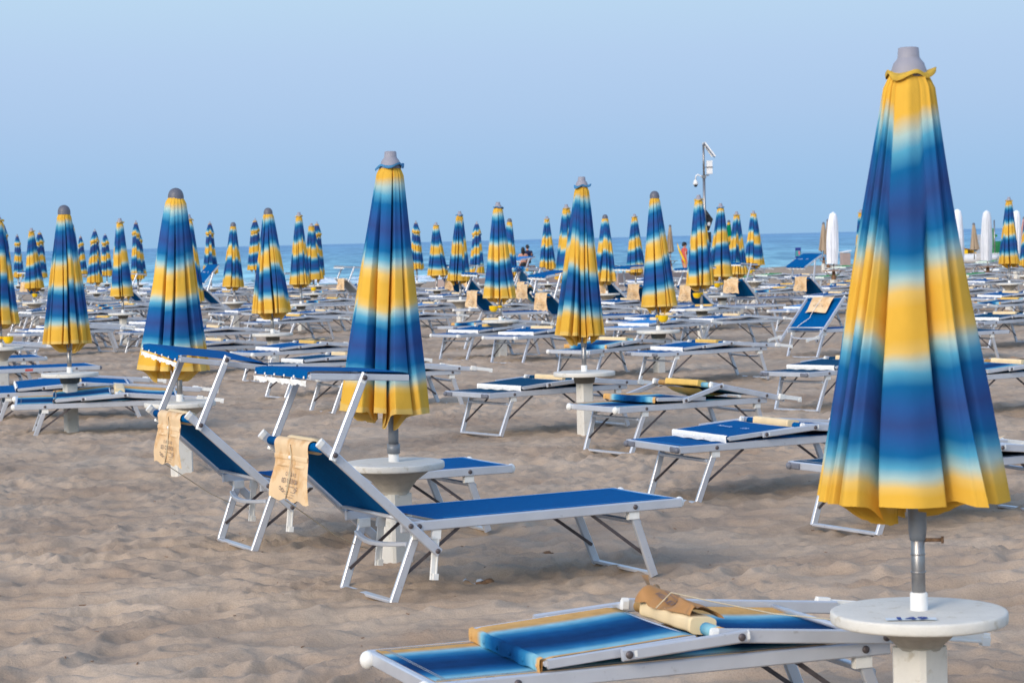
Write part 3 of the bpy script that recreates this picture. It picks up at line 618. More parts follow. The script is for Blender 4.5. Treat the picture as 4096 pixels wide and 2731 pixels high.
def lounger(label, X, Y, th, pose='folded', fab='blue', near=False, dz=0., caps='round', seed=0, text=False, bag='bag', group='sun loungers in rows around the tables', shade_tilt=-3.5, phi=None, roll=None, sroll=0., arm_a=65.4):
    """th: heading of the foot end in degrees"""
    rg = random.Random(seed)
    t = thing('sun_lounger', label, 'sun lounger', (X, Y, dz), rad(th), group, (rad(roll if roll is not None else rg.uniform(-1., 1.)), rad(rg.uniform(-.6, .6) if roll is None else 0)))
    F = M[fab]; A = M['alu']
    obj('seat_frame', mesh('rails', m_rails), A, t)
    obj('seat_sling', mesh('seat_sling', lambda: m_sling(-.50, .852, HW - .02, .008, ZS + .0005)), F, t)
    if near: obj('seat_hem', mesh('seat_hem', lambda: m_hem(-.45, .845, HW - .02, ZS + .0015)), M['sky' if fab == 'blue' else 'grey'], t)
    for sx in (-1, 1):
        for s in (-1, 1):
            lg = obj('leg', mesh(('leg', sx, s), lambda: m_leg(sx, s)), A, t)
            obj('brace', mesh(('brace', sx, s), lambda: m_brace(sx, s)), M['dark_metal'], t)
            if near: obj('hinge', mesh(('hinge', sx, s), lambda: m_hinge(sx, s)), M['plastic'], lg)
        obj('ground_bar', mesh(('gbar', sx), lambda: m_gbar(sx)), A, t); obj('cross_bar', mesh(('xbar', sx), lambda: m_xbar(sx)), A, t)
    for s in (-1, 1):
        if caps == 'round': obj('end_cap', mesh('fcap', m_footcap_round), M['plastic'], t, (.885, s * .285, ZS - .026))
        else: obj('end_cap', mesh('fcapg', m_footcap_grey), M['grey_cap'], t, (.873, s * .30, ZS - .026), (0, 0, 0), (1, -s, 1))
        if near:
            for x in (-.60, .60): obj('bolt', mesh('bolt', m_bolt), M['dark_metal'], t, (x, s * (HW), ZS - .024), (-s * PI / 2, 0, 0))
    if pose == 'flat': return t
    ph = {'open': 137., 'folded': 5.2, 'half': 11., 'up': 46.}[pose] if phi is None else phi
    br = (0, -rad(ph), 0); bl = (BP[0], 0, BP[1] if pose in ('open', 'up') else .398)
    bf = obj('backrest_frame', mesh('brails', m_brails), A, t, bl, br)
    obj('backrest_sling', mesh('bsling', m_bsling), F, t, bl, br)
    for s in (-1, 1):
        obj('end_cap', mesh(('bcap', s), lambda: m_bcap(s)), M['plastic'], bf)
        if near:
            for x in (-.19, 0.0): obj('bolt', mesh('bolt', m_bolt), M['dark_metal'], bf, (x, s * .356, 0), (-s * PI / 2, 0, 0))
    R = Matrix.Rotation(-rad(ph), 4, 'Y'); B = lambda s_, y, n: Vector(bl) + R @ Vector((s_, y, n))
    # brackets
    for s in (-1, 1):
        if pose == 'open': obj('bracket', mesh('bracket', lambda: m_bracket(1)), M['plastic'], t, (-.50, s * .305, .345), (0, rad(96), 0))
        else:
            p = B(-.13, s * .362, .012); obj('bracket', mesh('bracket', lambda: m_bracket(1)), M['plastic'], t, p, (0, rad(180 - 8), 0))
    # sunshade on its two arms
    if pose in ('open', 'folded', 'half', 'folded_up'):
        if pose == 'open': aa = arm_a; pt = 180 + shade_tilt
        elif pose == 'half': aa = -14.; pt = 2.
        else: aa = -3.2; pt = -3.6
        for s in (-1, 1):
            p = B(.53, s * .367, 0); ar = obj('shade_arm', mesh('arm', lambda: m_arm(1)), A, t, p, (0, -rad(aa), 0))
            obj('arm_cap', mesh('armcap', m_armcap), M['plastic'], ar); obj('arm_cap', mesh('armcap', m_armcap), M['plastic'], ar, (.386, 0, 0))
            if near:
                for x in (0, .385): obj('bolt', mesh('bolt', m_bolt), M['dark_metal'], ar, (x, s * .009, 0), (-s * PI / 2, 0, 0))
        p = B(.53, 0, 0); c = p + Vector((.385 * math.cos(rad(aa)), 0, .385 * math.sin(rad(aa))))
        if pose in ('folded', 'half'): c.z = max(c.z, ZS + .032); c.x += .0
        sr = (rad(sroll), -rad(pt), 0)
        sf = obj('shade_frame', mesh('shade_frame', m_shade_frame), A, t, c, sr)
        sag = .012 if pose != 'half' else .02
        if pose == 'open': ss = obj('shade_sling', mesh('shade_sling_o', lambda: m_shade_sling(.004, -1)), F, t, c, sr)
        else: ss = obj('shade_sling', mesh(('shade_sling', sag), lambda: m_shade_sling(sag)), F, t, c, sr)
        fm = M['striped' if fab == 'striped' else 'fringe']
        if pose == 'open': obj('fringe', mesh('fringe_o', lambda: m_fringe(-.04)), fm, t, c, sr)
        else: obj('fringe', mesh('fringe_f', m_fringe_fold), fm, t, c, sr)
        for q in COL.objects[-3:]: q.rotation_mode = 'ZYX'
        if text and fab == 'blue':
            obj('lettering', mesh('shade_text', m_shade_text), M['white_ink'], ss, (0, 0, .018 if pose != 'open' else -.0345), (0 if pose != 'open' else PI, 0, 0))
    # storage bag
    if bag:
        if pose == 'open':
            sd = seed % 3
            bg = obj('storage_bag', mesh(('flap', sd), lambda: m_flap(sd)), M['bag'], t)
            obj('pocket', mesh(('pocket', sd), lambda: m_flap_fold(sd)), M['bag'], bg); obj('print', mesh(('print', sd), lambda: m_print(sd)), M['ink'], bg)
            obj('headrest', mesh('pillow', m_pillow), M['pillow'], t)
        elif pose == 'half':
            obj('headrest', mesh('roll', m_roll), M['gold'], t, bl, br)
            mb = MB(); P = []
            for i in range(9):
                q = i / 8; P.append([(.60 - .30 * q, -.2 + .4 * j / 10, -.035 - .055 * math.sin(PI * q) * (.6 + .4 * math.sin(PI * j / 10))) for j in range(11)])
            obj('storage_bag', mesh('hangbag', lambda: mb.grid(P, True)), M['gold'], t, bl, br)
        elif pose == 'up':
            mb = MB(); fl = lambda y, d: (.585 - d, y * (1 - .06 * math.sin(d * 9)), .036 + .012 * math.sin(y * 14 + 1) * min(1, d * 8) + .01 * math.sin(d * 20))
            bg = obj('storage_bag', mesh('flap_up', lambda: MB().grid([[fl(-.2 + .4 * j / 12, .28 * i / 14) for j in range(13)] for i in range(15)], True)), M['bag'], t, bl, br)
            def pr():
                q = MB(); f2 = lambda x, y: tuple(np.array(fl(-x, .17 - y)) + np.array((0, 0, .004)))
                add_text(q, 'B A G N O', .026, f2, 0, .03, 1.1); add_text(q, 'NOVELLO 120', .034, f2, 0, 0, .92); add_text(q, 'stabilimento balneare', .012, f2, 0, -.025); return q
            obj('print', mesh('print_up', pr), M['ink'], bg)
            obj('cord', mesh('cord_up', lambda: MB().tube([fl(.0, .05)[:2] + (.055,), (.33, .01, .06), (.2, .03, .03), (.12, .12, .02), (.06, .2, .0), (.02, .33, .02)], .004, 6)), M['fringe'], t, bl, br)
        elif bag == 'crumple':
            obj('headrest', mesh('roll', m_roll), M['pillow'], t, bl, br)
            bg = obj('storage_bag', mesh('crumple', m_crumple), M['bag_dark'], t, bl, br); obj('print', mesh('crumple_print', m_crumple_print), M['ink'], bg)
        else:
            obj('headrest', mesh('roll', m_roll), M['pillow' if rg.random() < .75 else 'gold'], t, bl, br)
            if bag == 'flap' or rg.random() < .55:
                k = seed % 6; obj('storage_bag', mesh(('fflap', k), lambda: m_flat_flap(k)), M[rg.choice(['bag', 'bag', 'gold', 'bag_dark'])], t, bl, br)
    return t

# ------------------------------------------------------------------ layout (metres; x right, y towards the sea)
def order_word(k, n): return ORD[k]
UMB = [  # name, cap, x, y, top, hem
 ('near', 'step', 1.22, 6.95, 2.25, .845), ('front', 'step', -.64, 12.09, 2.18, .75), ('left', 'dome', -2.51, 17.25, 2.15, .72), ('farleft', 'dome', -4.19, 21.69, 2.13, .76),
 ('edge', 'step', -6.23, 27.95, 2.16, .77), ('', 'vent', -12.82, 58.21, 2.46, .93), ('', 'vent', -16.99, 79.29, 2.31, .75), ('', 'step', -10.83, 52.19, 2.23, .80), ('', 'vent', -14.71, 72.03, 2.34, .81),
 ('', 'dome', -9.13, 47.97, 2.26, .80), ('', 'vent', -15.05, 80.68, 2.23, .70), ('', 'vent', -11.28, 62.54, 2.27, .74), ('', 'vent', -13.89, 79.09, 2.26, .73), ('', 'step', -7.05, 41.68, 2.26, .78),
 ('', 'vent', -9.55, 58.90, 2.43, .86), ('', 'vent', -12.20, 75.65, 2.31, .73), ('', 'step', -5.15, 36.92, 2.23, .77), ('', 'vent', -8.46, 64.92, 2.43, .90), ('', 'dome', -5.79, 48.08, 2.21, .79),
 ('', 'vent', -7.11, 64.23, 2.48, .96), ('', 'dome', -3.16, 30.33, 2.20, .75), ('', 'step', -4.12, 45.01, 2.34, .86), ('', 'step', -4.69, 54.70, 2.21, .81), ('', 'vent', -5.47, 65.29, 2.35, .75),
 ('', 'vent', -2.69, 66.05, 2.32, .87), ('', 'step', -1.80, 55.99, 2.17, .82), ('', 'step', -1.00, 45.42, 2.29, .85), ('', 'vent', -.86, 60.87, 2.21, .74), ('', 'step', -.16, 33.22, 2.25, .80),
 ('', 'dome', -.01, 56.44, 2.23, .77), ('', 'step', .97, 59.78, 2.29, .86), ('', 'step', 1.07, 43.13, 2.34, .88), ('mid', 'step', .62, 19.89, 2.23, .80), ('', 'dome', 1.99, 47.53, 2.18, .73),
 ('', 'step', 3.00, 55.03, 2.25, .79), ('domemid', 'dome', 1.81, 28.32, 2.26, .77), ('', 'step', 3.02, 36.39, 2.34, .84), ('', 'step', 4.03, 43.84, 2.30, .84), ('', 'step', 4.88, 49.08, 2.19, .79),
 ('', 'step', 6.04, 56.91, 2.28, .87), ('', 'step', 8.20, 53.46, 2.21, .75), ('', 'step', 10.48, 48.25, 2.35, .88), ('', 'step', 12.58, 55.79, 2.17, .71)]
NAMED = {
 'near': ('largest closed blue and yellow parasol, in the right foreground', 'the large foreground parasol'),
 'front': ('closed blue and yellow parasol standing behind the two reclined front loungers', 'the parasol behind the reclined loungers'),
 'left': ('closed blue and yellow parasol behind the tilted sunshade at left, rounded dark cap', 'the dome-capped parasol behind the tilted sunshade'),
 'farleft': ('closed dome-capped parasol at left above the striped folded loungers', 'the dome-capped parasol above the leftmost striped lounger'),
 'edge': ('closed blue and yellow parasol cut off by the left picture edge', 'the parasol cut off by the left edge'),
 'mid': ('tall closed parasol right of centre above a dark-collared round table', 'the tall parasol right of centre'),
 'domemid': ('closed dome-capped parasol with a yellow ashtray on its pole, right of centre', 'the dome-capped parasol with ashtray right of centre')}
SHORT = {'vent': 'two-tier parasol', 'step': 'flat-capped parasol', 'dome': 'dome-capped parasol'}
far = {k: sorted([u for u in UMB if u[1] == k and not u[0]], key=lambda u: u[2] / u[3]) for k in SHORT}
HIDDEN_TABLE = {(-5.15, 36.92), (1.07, 43.13), (-9.13, 47.97)}
SEED = {'near': 3, 'front': 1, 'left': 2, 'farleft': 5, 'edge': 4, 'mid': 6, 'domemid': 7}
UINFO = []
for i, (nm, k, x, y, tz, hz) in enumerate(UMB):
    if nm: lab, short = NAMED[nm]
    else:
        n = far[k].index((nm, k, x, y, tz, hz)); short = 'the %s small %s from left' % (ORD[n], SHORT[k])
        lab = {'vent': 'closed two-tier parasol with a frilled vent, %s from left of the two-tier ones', 'step': 'closed striped parasol with flat grey cap, %s from left of the smaller ones', 'dome': 'closed striped parasol with rounded dark cap, %s from left of the smaller ones'}[k] % ORD[n]
    sd = SEED.get(nm, i)
    parasol(lab, x, y, tz, hz, k, sd, width={'near': .615, 'front': .51, 'left': .575, 'farleft': .48, 'mid': .47, 'domemid': .48, 'edge': .52}.get(nm, .47 + .05 * math.sin(i * 1.7) if k == 'vent' else .505 + .045 * math.sin(i * 2.3)), rz={'near': 5.0, 'front': 2.1, 'left': 1.0, 'farleft': 4.0, 'mid': 3.3}.get(nm), tilt=(rad(.2), rad(-.2)) if nm == 'near' else None, own=44 if nm == 'near' else None, sway={'near': (0, 1.5), 'front': (0, 3.1), 'left': (0, 2.3), 'mid': (0, .6)}.get(nm))
    tb = table('round white table under ' + short, x, y, i, ring={'near': False, 'front': False, 'left': False, 'farleft': True, 'edge': False, 'mid': True, 'domemid': True}.get(nm))
    UINFO.append((short, x, y, tb, nm))
    if nm == 'near':
        mb = MB(); mb.poly([(-.075, -.022, 0), (.075, -.022, 0), (.075, .022, 0), (-.075, .022, 0)])
        c = tb.matrix_basis.to_euler().z
        pl = obj('number_plate', mb.mesh('plate'), M['paper'], tb, Matrix.Rotation(-c, 3, 'Z') @ Vector((-.055, -.175, TABLE_Z + .004)), (0, 0, -c - .06))
        mb = MB(); add_text(mb, '149', .056, lambda a, b: (a, b, .002), 0, 0, 1.25, .0035); obj('number', mb.mesh('number'), M['blue_ink'], pl)
        mb = MB()
        for z in (.20, .27):
            for dx in (-.02, .02): mb.box((dx, -.0652, z), (.012, .003, .05))
            mb.box((.0, -.0652, z + .02), (.03, .003, .010)); mb.box((.0, -.0652, z - .02), (.03, .003, .010))
        obj('stamp_mark', mb.mesh('stamp'), M['gold'], tb)
        mb = MB().tube([(.02, 0, 0), (.075, 0, 0)], .006, 8).tube([(.07, 0, 0), (.078, 0, 0)], .011, 8)
        o = [q for q in COL.objects if q.name.startswith('beach_parasol')][0]
        obj('lock_pin', mb.mesh('pin'), M['debris'], o, (0, 0, .215), (0, 0, -.15))
        obj('hook', MB().tube([(.035 + .022 * math.cos(a), 0, .022 * math.sin(a)) for a in [PI * (.1 + k * .16) for k in range(9)]], .004, 8).mesh('hook'), M['dark_metal'], o, (0, 0, .335), (PI, 0, -.2))
for nm, x, y, z, rz, lab in (('a', 1.81, 28.32, .80 - .085, 1.7 * PI, 'the dome-capped parasol right of centre'), ('b', -.16, 33.22, .74, PI, 'the flat-capped parasol at picture centre'), ('c', 3.02, 36.39, .78, 1.2 * PI, 'the parasol left of the camera mast'),
        ('d', 4.03, 43.84, .77, 1.1 * PI, 'the parasol just right of the camera mast'), ('e', 6.04, 56.91, .80, PI, 'the parasol left of the blue sign'), ('f', -4.69, 54.70, .67, 1.5 * PI, 'a small parasol left of the tall front one'), ('g', -10.83, 52.19, .73, 1.6 * PI, 'a small flat-capped parasol at far left'), ('h', -6.23, 27.95, .66, 0, 'the parasol cut off by the left edge')):
    ashtray('yellow bowl ashtray clipped to pole of ' + lab, x, y, z, rz, 0)

# hand-placed loungers: label, x, y, heading of foot end, pose, fabric, options
LG = [
 ('blue lounger reclined with sunshade up and tan bag, nearest of the two open ones', -.088, 11.378, 28.7, 'open', 'blue', dict(near=True, seed=0, roll=0)),
 ('blue reclined lounger with tilted sunshade, farther of the two open ones at left', -.943, 13.33, 26.6, 'open', 'blue', dict(near=True, seed=1, roll=0, shade_tilt=-8, sroll=4)),
 ('striped gold and blue folded lounger with crumpled brown bag in the foreground', .437, 7.42, 201., 'folded', 'striped', dict(near=True, bag='crumple', seed=2, roll=0)),
 ('blue folded lounger with grey foot caps, nearest one beside the large foreground parasol', 1.651, 15.085, 208.8, 'folded', 'blue', dict(near=True, caps='grey', text=True, seed=3)),
 ('striped lounger half folded with its gold cushion raised, right of the tall parasol', 1.314, 18.494, 217.3, 'half', 'striped', dict(near=True, seed=4)),
 ('blue folded lounger behind the half-raised striped one, grey foot caps', 2.228, 26.763, 212, 'folded', 'blue', dict(near=True, caps='grey', seed=5, bag='roll')),
 ('dark petrol folded lounger at right, partly hidden by the large parasol, below the chair-like one', 3.289, 22.483, 218.6, 'folded', 'teal', dict(near=True, caps='grey', seed=6)),
 ('dark petrol folded lounger directly behind the skirt of the large foreground parasol', 2.485, 13.388, 212.1, 'folded', 'teal', dict(near=True, caps='grey', seed=7)),
 ('striped folded lounger behind the pole of the tall parasol right of centre', 1.2, 28.0, 232, 'folded', 'striped', dict(near=True, seed=8)),
 ('dark petrol folded lounger left of the table under the tall parasol right of centre', .285, 20.524, 217.9, 'folded', 'teal', dict(near=True, caps='grey', seed=9, bag='roll')),
 ('blue folded lounger in front of the flat-capped parasol at picture centre', .392, 32.144, 230, 'folded', 'blue', dict(seed=10)),
 ('blue folded lounger emerging right of the tall front canopy, with gold bag', -.324, 33.3, 224, 'folded', 'blue', dict(seed=11, bag='flap')),
 ('striped gold and blue folded lounger in front of the post at far left', -3.80, 21.6, 191, 'folded', 'striped', dict(near=True, dz=-.07, seed=12, roll=-4)),
 ('blue folded lounger behind the striped one at far left', -4.55, 23.4, 194, 'folded', 'blue', dict(near=True, dz=-.07, seed=13, roll=-3.5)),
 ('flat blue lounger with no sunshade and a small red sticker, far left', -5.74, 26.64, 25, 'flat', 'blue', dict(near=True, caps='grey', dz=-.02)),
 ('flat blue lounger beside the table at the left picture edge', -6.8, 28.75, 25, 'flat', 'blue', dict(near=True)),
 ('blue folded lounger at the left picture edge, behind the cut-off table', -7.3, 31.8, 200, 'folded', 'blue', dict(seed=14)),
 ('petrol folded lounger behind the sunshade of the nearest open lounger', -2.0, 25.85, 208, 'folded', 'teal', dict(near=True, caps='grey', seed=15)),
 ('striped folded lounger hidden behind the tall front canopy, white legs on both sides of it', -1.3, 23.55, 208, 'folded', 'striped', dict(near=True, seed=16)),
 ('blue folded lounger with a raised paper bag, left of the tall front canopy', -2.65, 29.2, 214, 'folded', 'blue', dict(near=True, seed=17, bag='flap')),
 ('lounger with blue back tipped up like a chair, left of the large parasol', 4.52, 31.67, 38, 'up', 'blue', dict(near=True, seed=1)),
 ('blue lounger reclined with tan bag, left of the tall parasol right of centre', 1.46, 39.2, 29, 'open', 'blue', dict(seed=2, shade_tilt=9, arm_a=72)),
 ('blue lounger reclined with tan bag, left of the ashtray at picture centre', .25, 42.3, 29, 'open', 'blue', dict(seed=0)),
 ('blue lounger reclined with pale bag behind the ashtray below the camera mast', 4.2, 42.8, 27, 'open', 'blue', dict(seed=1, shade_tilt=2)),
 ('small reclined lounger with tan bag just right of the tall front canopy', -.55, 56.6, 30, 'open', 'blue', dict(seed=2)),
 ('small reclined lounger with tan bag under the couple', 1.14, 50.1, 30, 'open', 'blue', dict(seed=0)),
 ('small reclined lounger with dark back behind the tall parasol right of centre', 2.85, 48.3, 30, 'open', 'blue', dict(seed=1)),
 ('reclined lounger with pale sunshade fringe and tan bag left of the ashtray parasol', 3.3, 44.6, 30, 'open', 'blue', dict(seed=2, shade_tilt=4, arm_a=100)),
 ('lounger with yellowish bag and steeply tilted lettered blue sunshade in front of the sea', 6.97, 48.2, 30, 'open', 'blue', dict(seed=0, shade_tilt=30, arm_a=85, text=True)),
 ('small lounger with raised blue sunshade and tan bag at far left', -9.6, 54.8, 30, 'open', 'blue', dict(seed=1, shade_tilt=6)),
 ('small reclined lounger with upright tan bag at far left', -8.6, 57.2, 30, 'open', 'blue', dict(seed=2)),
 ('small lounger with bare sunshade bars against the sea, left of the tall front canopy', -3.5, 60.8, 30, 'open', 'grey', dict(seed=0)),
 ('small reclined lounger with dark back right of the third dome-capped parasol', -4.3, 50.5, 30, 'open', 'teal', dict(seed=1)),
 ('small lounger with a lettered blue sunshade tipped down, left of the third dome-capped parasol', -6.1, 52.5, 30, 'open', 'blue', dict(seed=2, shade_tilt=48, arm_a=70, text=True)),
 ('lounger with raised blue sunshade directly below the couple', .98, 63., 38, 'open', 'sky', dict(seed=0, shade_tilt=8, dz=.1)),
 ('striped folded lounger cut by the right edge, behind the large parasol', 4.55, 21.3, 212, 'folded', 'striped', dict(near=True, seed=18)),
 ('petrol folded lounger at the right edge with grey foot caps', 7.15, 33.4, 222, 'folded', 'teal', dict(near=True, caps='grey', seed=19)),
 ('flat petrol lounger right of the large parasol, its grey cap pointing right', 5.55, 29.7, 30, 'flat', 'teal', dict(near=True, caps='grey')),
 ('striped folded lounger near the right edge, behind the petrol one', 8.7, 40.2, 215, 'folded', 'striped', dict(seed=20)),
 ('blue folded lounger near the right edge, behind the striped one', 9.6, 44.3, 215, 'folded', 'blue', dict(seed=21)),
 ('blue folded lounger left of the chair-like lounger with a brown bag', 3.35, 35.4, 212, 'folded', 'blue', dict(caps='grey', seed=22, bag='flap')),
 ('light blue folded lounger behind the chair-like lounger', 5.4, 40.3, 210, 'folded', 'sky', dict(seed=23)),
 ('blue folded lounger with white edge below the yellowish bag', 6.6, 47.0, 212, 'folded', 'blue', dict(caps='grey', seed=24)),
]
PL = []
for lab, x, y, th, po, fb, kw in LG:
    lounger(lab, x, y, th, po, fb, **kw); PL.append((x, y))
# the rest: two loungers at each remaining parasol
SIDEW = ('near side', 'far side')
for i, (short, x, y, tb, nm) in enumerate(UINFO):
    if nm in ('near', 'front', 'left', 'farleft', 'edge', 'mid', 'domemid'): continue
    rg = random.Random(i * 13 + 1); th = 36 + rg.uniform(-5, 7); u = (math.cos(rad(th)), math.sin(rad(th))); nn = (-u[1], u[0])
    for q, s in enumerate((-1, 1)):
        a = rg.uniform(-.35, .25); b = s * rg.uniform(.92, 1.15); lx, ly = x + u[0] * a + nn[0] * b, y + u[1] * a + nn[1] * b
        if any(math.hypot(lx - px, ly - py) < 1.15 for px, py in PL): continue
        if abs(lx / ly) > .25: continue
        PL.append((lx, ly)); r = rg.random(); fb = rg.choice(['blue'] * 6 + ['striped', 'sky', 'teal', 'striped'])
        po = 'folded' if r < .8 else ('flat' if r < .9 else 'open')
        fw = {'blue': 'blue', 'striped': 'striped', 'sky': 'light blue', 'teal': 'petrol'}[fb]; pw = {'folded': 'folded', 'flat': 'flat', 'open': 'reclined'}[po]
        lounger('%s %s lounger on the %s of %s' % (pw, fw, SIDEW[q], short), lx, ly, (th + 180 if po == 'folded' else th) + rg.uniform(-4, 4), po, fb, seed=i * 2 + q, caps=rg.choice(['round', 'grey']), dz=rg.uniform(-.03, .01))
# loungers between the rows
row = 0
for k in range(60):
    rg = random.Random(900 + k); y = rg.uniform(33, 72); x = rg.uniform(-.215, .215) * y
    if any(math.hypot(x - px, y - py) < 1.5 for px, py in PL) or any(math.hypot(x - u[2], y - u[3]) < .8 for u in UMB): continue
    PL.append((x, y)); row += 1
XTRA = PL[-row:] if row else []
xs = sorted(XTRA, key=lambda p: p[0] / p[1])
for k, (x, y) in enumerate(xs):
    rg = random.Random(1200 + k); fb = rg.choice(['blue', 'blue', 'blue', 'striped', 'sky']); 
    near_u = min(UINFO, key=lambda u: math.hypot(u[1] - x, u[2] - y)); sd_ = ('left' if x / y < near_u[1] / near_u[2] else 'right'); fr = 'before' if y < near_u[2] else 'behind'
    lounger('folded %s lounger %s and %s of %s%s' % ({'blue': 'blue', 'striped': 'striped', 'sky': 'pale blue'}[fb], fr, sd_, near_u[0], '' if not any(o.get('label', '').startswith('folded %s lounger %s and %s of %s' % ({'blue': 'blue', 'striped': 'striped', 'sky': 'pale blue'}[fb], fr, sd_, near_u[0])) for o in COL.objects if o.parent is None) else ', farther'), x, y, 215 + rg.uniform(-9, 9), 'folded', fb, seed=k, caps=rg.choice(['round', 'grey']), dz=rg.uniform(-.03, .01))
# green and grey loungers of the next establishment, right
GS = [(11.2, 62), (13.1, 64.5), (9.3, 66.5), (12.6, 69.5), (15.4, 72), (8.2, 71.5), (10.9, 75), (14.2, 78.5), (16.4, 82), (7.4, 79.5), (17.2, 77.5), (12.4, 84.5), (8.9, 86.5), (18.6, 89), (5.9, 63.5), (6.9, 67.8), (16.2, 93), (15.9, 66.8), (17.3, 73)]
for k, (x, y) in enumerate(sorted(GS, key=lambda p: p[0] / p[1])):
    fb = 'green' if k % 3 else 'grey'
    lounger('%s folded lounger of the far grey and green rows, %s from the left' % ({'green': 'green', 'grey': 'grey'}[fb], ORD[k]), x, y, 205 + (k * 37 % 20), 'folded', fb, seed=k, bag=None, caps='grey', group='grey and green loungers on the far right')

# cords on the near loungers
near_l = [o for o in COL.objects if o.name.startswith('sun_lounger')][:3]
def cord(root, pts, r=.0022): obj('cord', MB().tube(pts, r, 6).mesh('cord'), M['cord'], root)
for q in (0, 1):
    cord(near_l[q], [(-1.10, .02, .71), (-1.115, .0, .62), (-1.12, .02, .55), (-1.12, .06, .49), (-.98, .13, .40), (-.80, .22, .285), (-.64, .29, .205), (-.51, .32, .165)])
    cord(near_l[q], [(-1.085, .0, .775), (-1.11, .0, .755), (-1.112, -.01, .70), (-1.118, .01, .6), (-1.12, .05, .50)], .003)
    obj('ring', MB().ball((-1.105, 0.02, .695), .012, 10, 8, (.6, 1.4, .8)).mesh('ring'), M['plastic'], near_l[q])
cord(near_l[2], [(-.02, -.02, .49), (-.08, -.03, .535), (-.2, .04, .505), (-.36, .16, .47), (-.55, .27, .448), (-.75, .34, .44), (-.9, .36, .42)], .0022)
st = [o for o in COL.objects if o.name.startswith('sun_lounger') and 'red sticker' in o['label']][0]
obj('sticker', MB().poly([(.0, -HW - .0015, .35), (.09, -HW - .0015, .35), (.09, -HW - .0015, .378), (0, -HW - .0015, .378)]).mesh('sticker'), M['rose'], st)

# ------------------------------------------------------------------ white, tan, green parasols further off
def plain(label, x, y, tz, hz, kind, mat, seed, disc=True):
    parasol(label, x, y, tz, hz, kind, seed, mat, .42, group='plain parasols near the water')
    if disc:
        t = thing('wooden_table', 'brown round table under the ' + label.replace('closed ', '').replace(' parasol,', ' parasol').replace('half hidden ', ''), 'table', (x, y, 0), .6, 'brown tables near the water')
        obj('tabletop', mesh('wtop', lambda: MB().lathe([(.05, -.02), (.33, -.02), (.33, 0), (.05, 0)], 28)), M['wood'], t, (0, 0, .62)); obj('post', mesh('wpost', lambda: post(.16, .36)), M['concrete'], t)
        obj('bracket', mesh('wbr', lambda: MB().tube([(0, 0, .36), (0, 0, .6)], [.07, .045], 12).bar((.05, 0, .42), (.28, 0, .59), .02, .02).bar((-.05, 0, .42), (-.28, 0, .59), .02, .02)), M['wood'], t)
plain('closed white covered parasol, left one beside two tan parasols', 9.15, 65., 2.27, .80, 'cover', 'white_canopy', 2)
plain('closed white covered parasol, half hidden behind the large foreground parasol', 12.2, 62.5, 2.25, .80, 'cover', 'white_canopy', 5)
plain('closed white covered parasol, in front of the slatted windbreak', 13.72, 66., 2.22, .77, 'cover', 'white_canopy', 8)
plain('closed white covered parasol, behind the rightmost blue and yellow one', 16.75, 76., 2.28, .85, 'cover', 'white_canopy', 1)
plain('closed tan parasol, left of the pair beside the white parasol', 13.6, 99.6, 2.15, .85, 'dome', 'tan_canopy', 4)
plain('closed tan parasol, right of the pair beside the white parasol', 12.05, 87, 2.2, .82, 'dome', 'tan_canopy', 6)
plain('closed tan parasol, alone in front of the sea right of centre', 7.05, 101., 2.2, .95, 'dome', 'tan_canopy', 0)
plain('closed green and yellow parasol, right of the camera mast', 8.2, 86., 2.25, .9, 'dome', 'green_canopy', 3)
plain('closed tan parasol, leaning behind the slatted windbreak', 19.1, 94.5, 1.95, .8, 'dome', 'tan_canopy', 7, disc=False)
plain('closed rose parasol, at the right picture edge', 18.7, 83.5, 2.1, .8, 'dome', 'pink_canopy', 2, disc=False)

# ------------------------------------------------------------------ camera mast with sign boards
mx, my = 7.66, 90.
t = thing('camera_mast', 'tall grey mast with solar panel, white box and dome camera above the parasols', 'camera mast', (mx, my, -.1), 0)
obj('pole', MB().tube([(0, 0, 0), (0, 0, 2.6), (0, 0, 4.0)], .055, 14).tube([(0, 0, 4.0), (0, 0, 5.35)], .042, 12).mesh('mast'), M['steel'], t)
fr = obj('solar_panel', MB().bar((.04, 0, 5.38), (.41, -.12, 4.86), .55, .035, up=(.7, 0, .7)).mesh('solar'), M['solar'], t)
obj('panel_frame', MB().bar((.0, .26, 5.40), (.36, .18, 4.86), .04, .05).bar((.05, -.28, 5.40), (.43, -.40, 4.86), .04, .05).bar((.0, .2, 5.40), (.06, -.30, 5.40), .04, .05).mesh('solar_frame'), M['white_paint'], fr)
for z in (4.58, 4.31): obj('equipment_box', MB().box((.22, 0, z), (.22, .2, .25)).mesh('ebox'), M['white_paint'], t)
obj('band_clamp', MB().bar((.0, -.11, 4.445), (.35, -.11, 4.445), .02, .03).mesh('bandc'), M['dark_metal'], t)
obj('clamp', MB().box((.0, 0, 4.08), (.16, .14, .12)).box((.1, 0, 4.14), (.2, .04, .05)).mesh('clampm'), M['steel'], t)
obj('camera_arm', MB().tube([(-.04, 0, 4.06), (-.14, 0, 4.13), (-.24, 0, 4.17), (-.30, 0, 4.14), (-.325, 0, 4.06), (-.33, 0, 3.96)], .026, 10).mesh('camarm'), M['white_paint'], t)
dc = obj('dome_camera', MB().lathe([(.04, .18), (.05, .15), (.085, .10), (.10, .03), (.10, -.01), (.06, -.02)], 20).mesh('domecam'), M['white_paint'], t, (-.33, 0, 3.80))
obj('lens_dome', MB().ball((0, 0, -.03), .072, 14, 8, (1, 1, 1.1)).mesh('lensd'), M['black'], dc)
for z in (2.62, 2.06, 1.62): obj('band_clamp', MB().lathe([(.07, -.012), (.07, .012)], 14).box((.08, 0, 0), (.08, .03, .02)).mesh('bnd'), M['steel'], t, (0, 0, z))
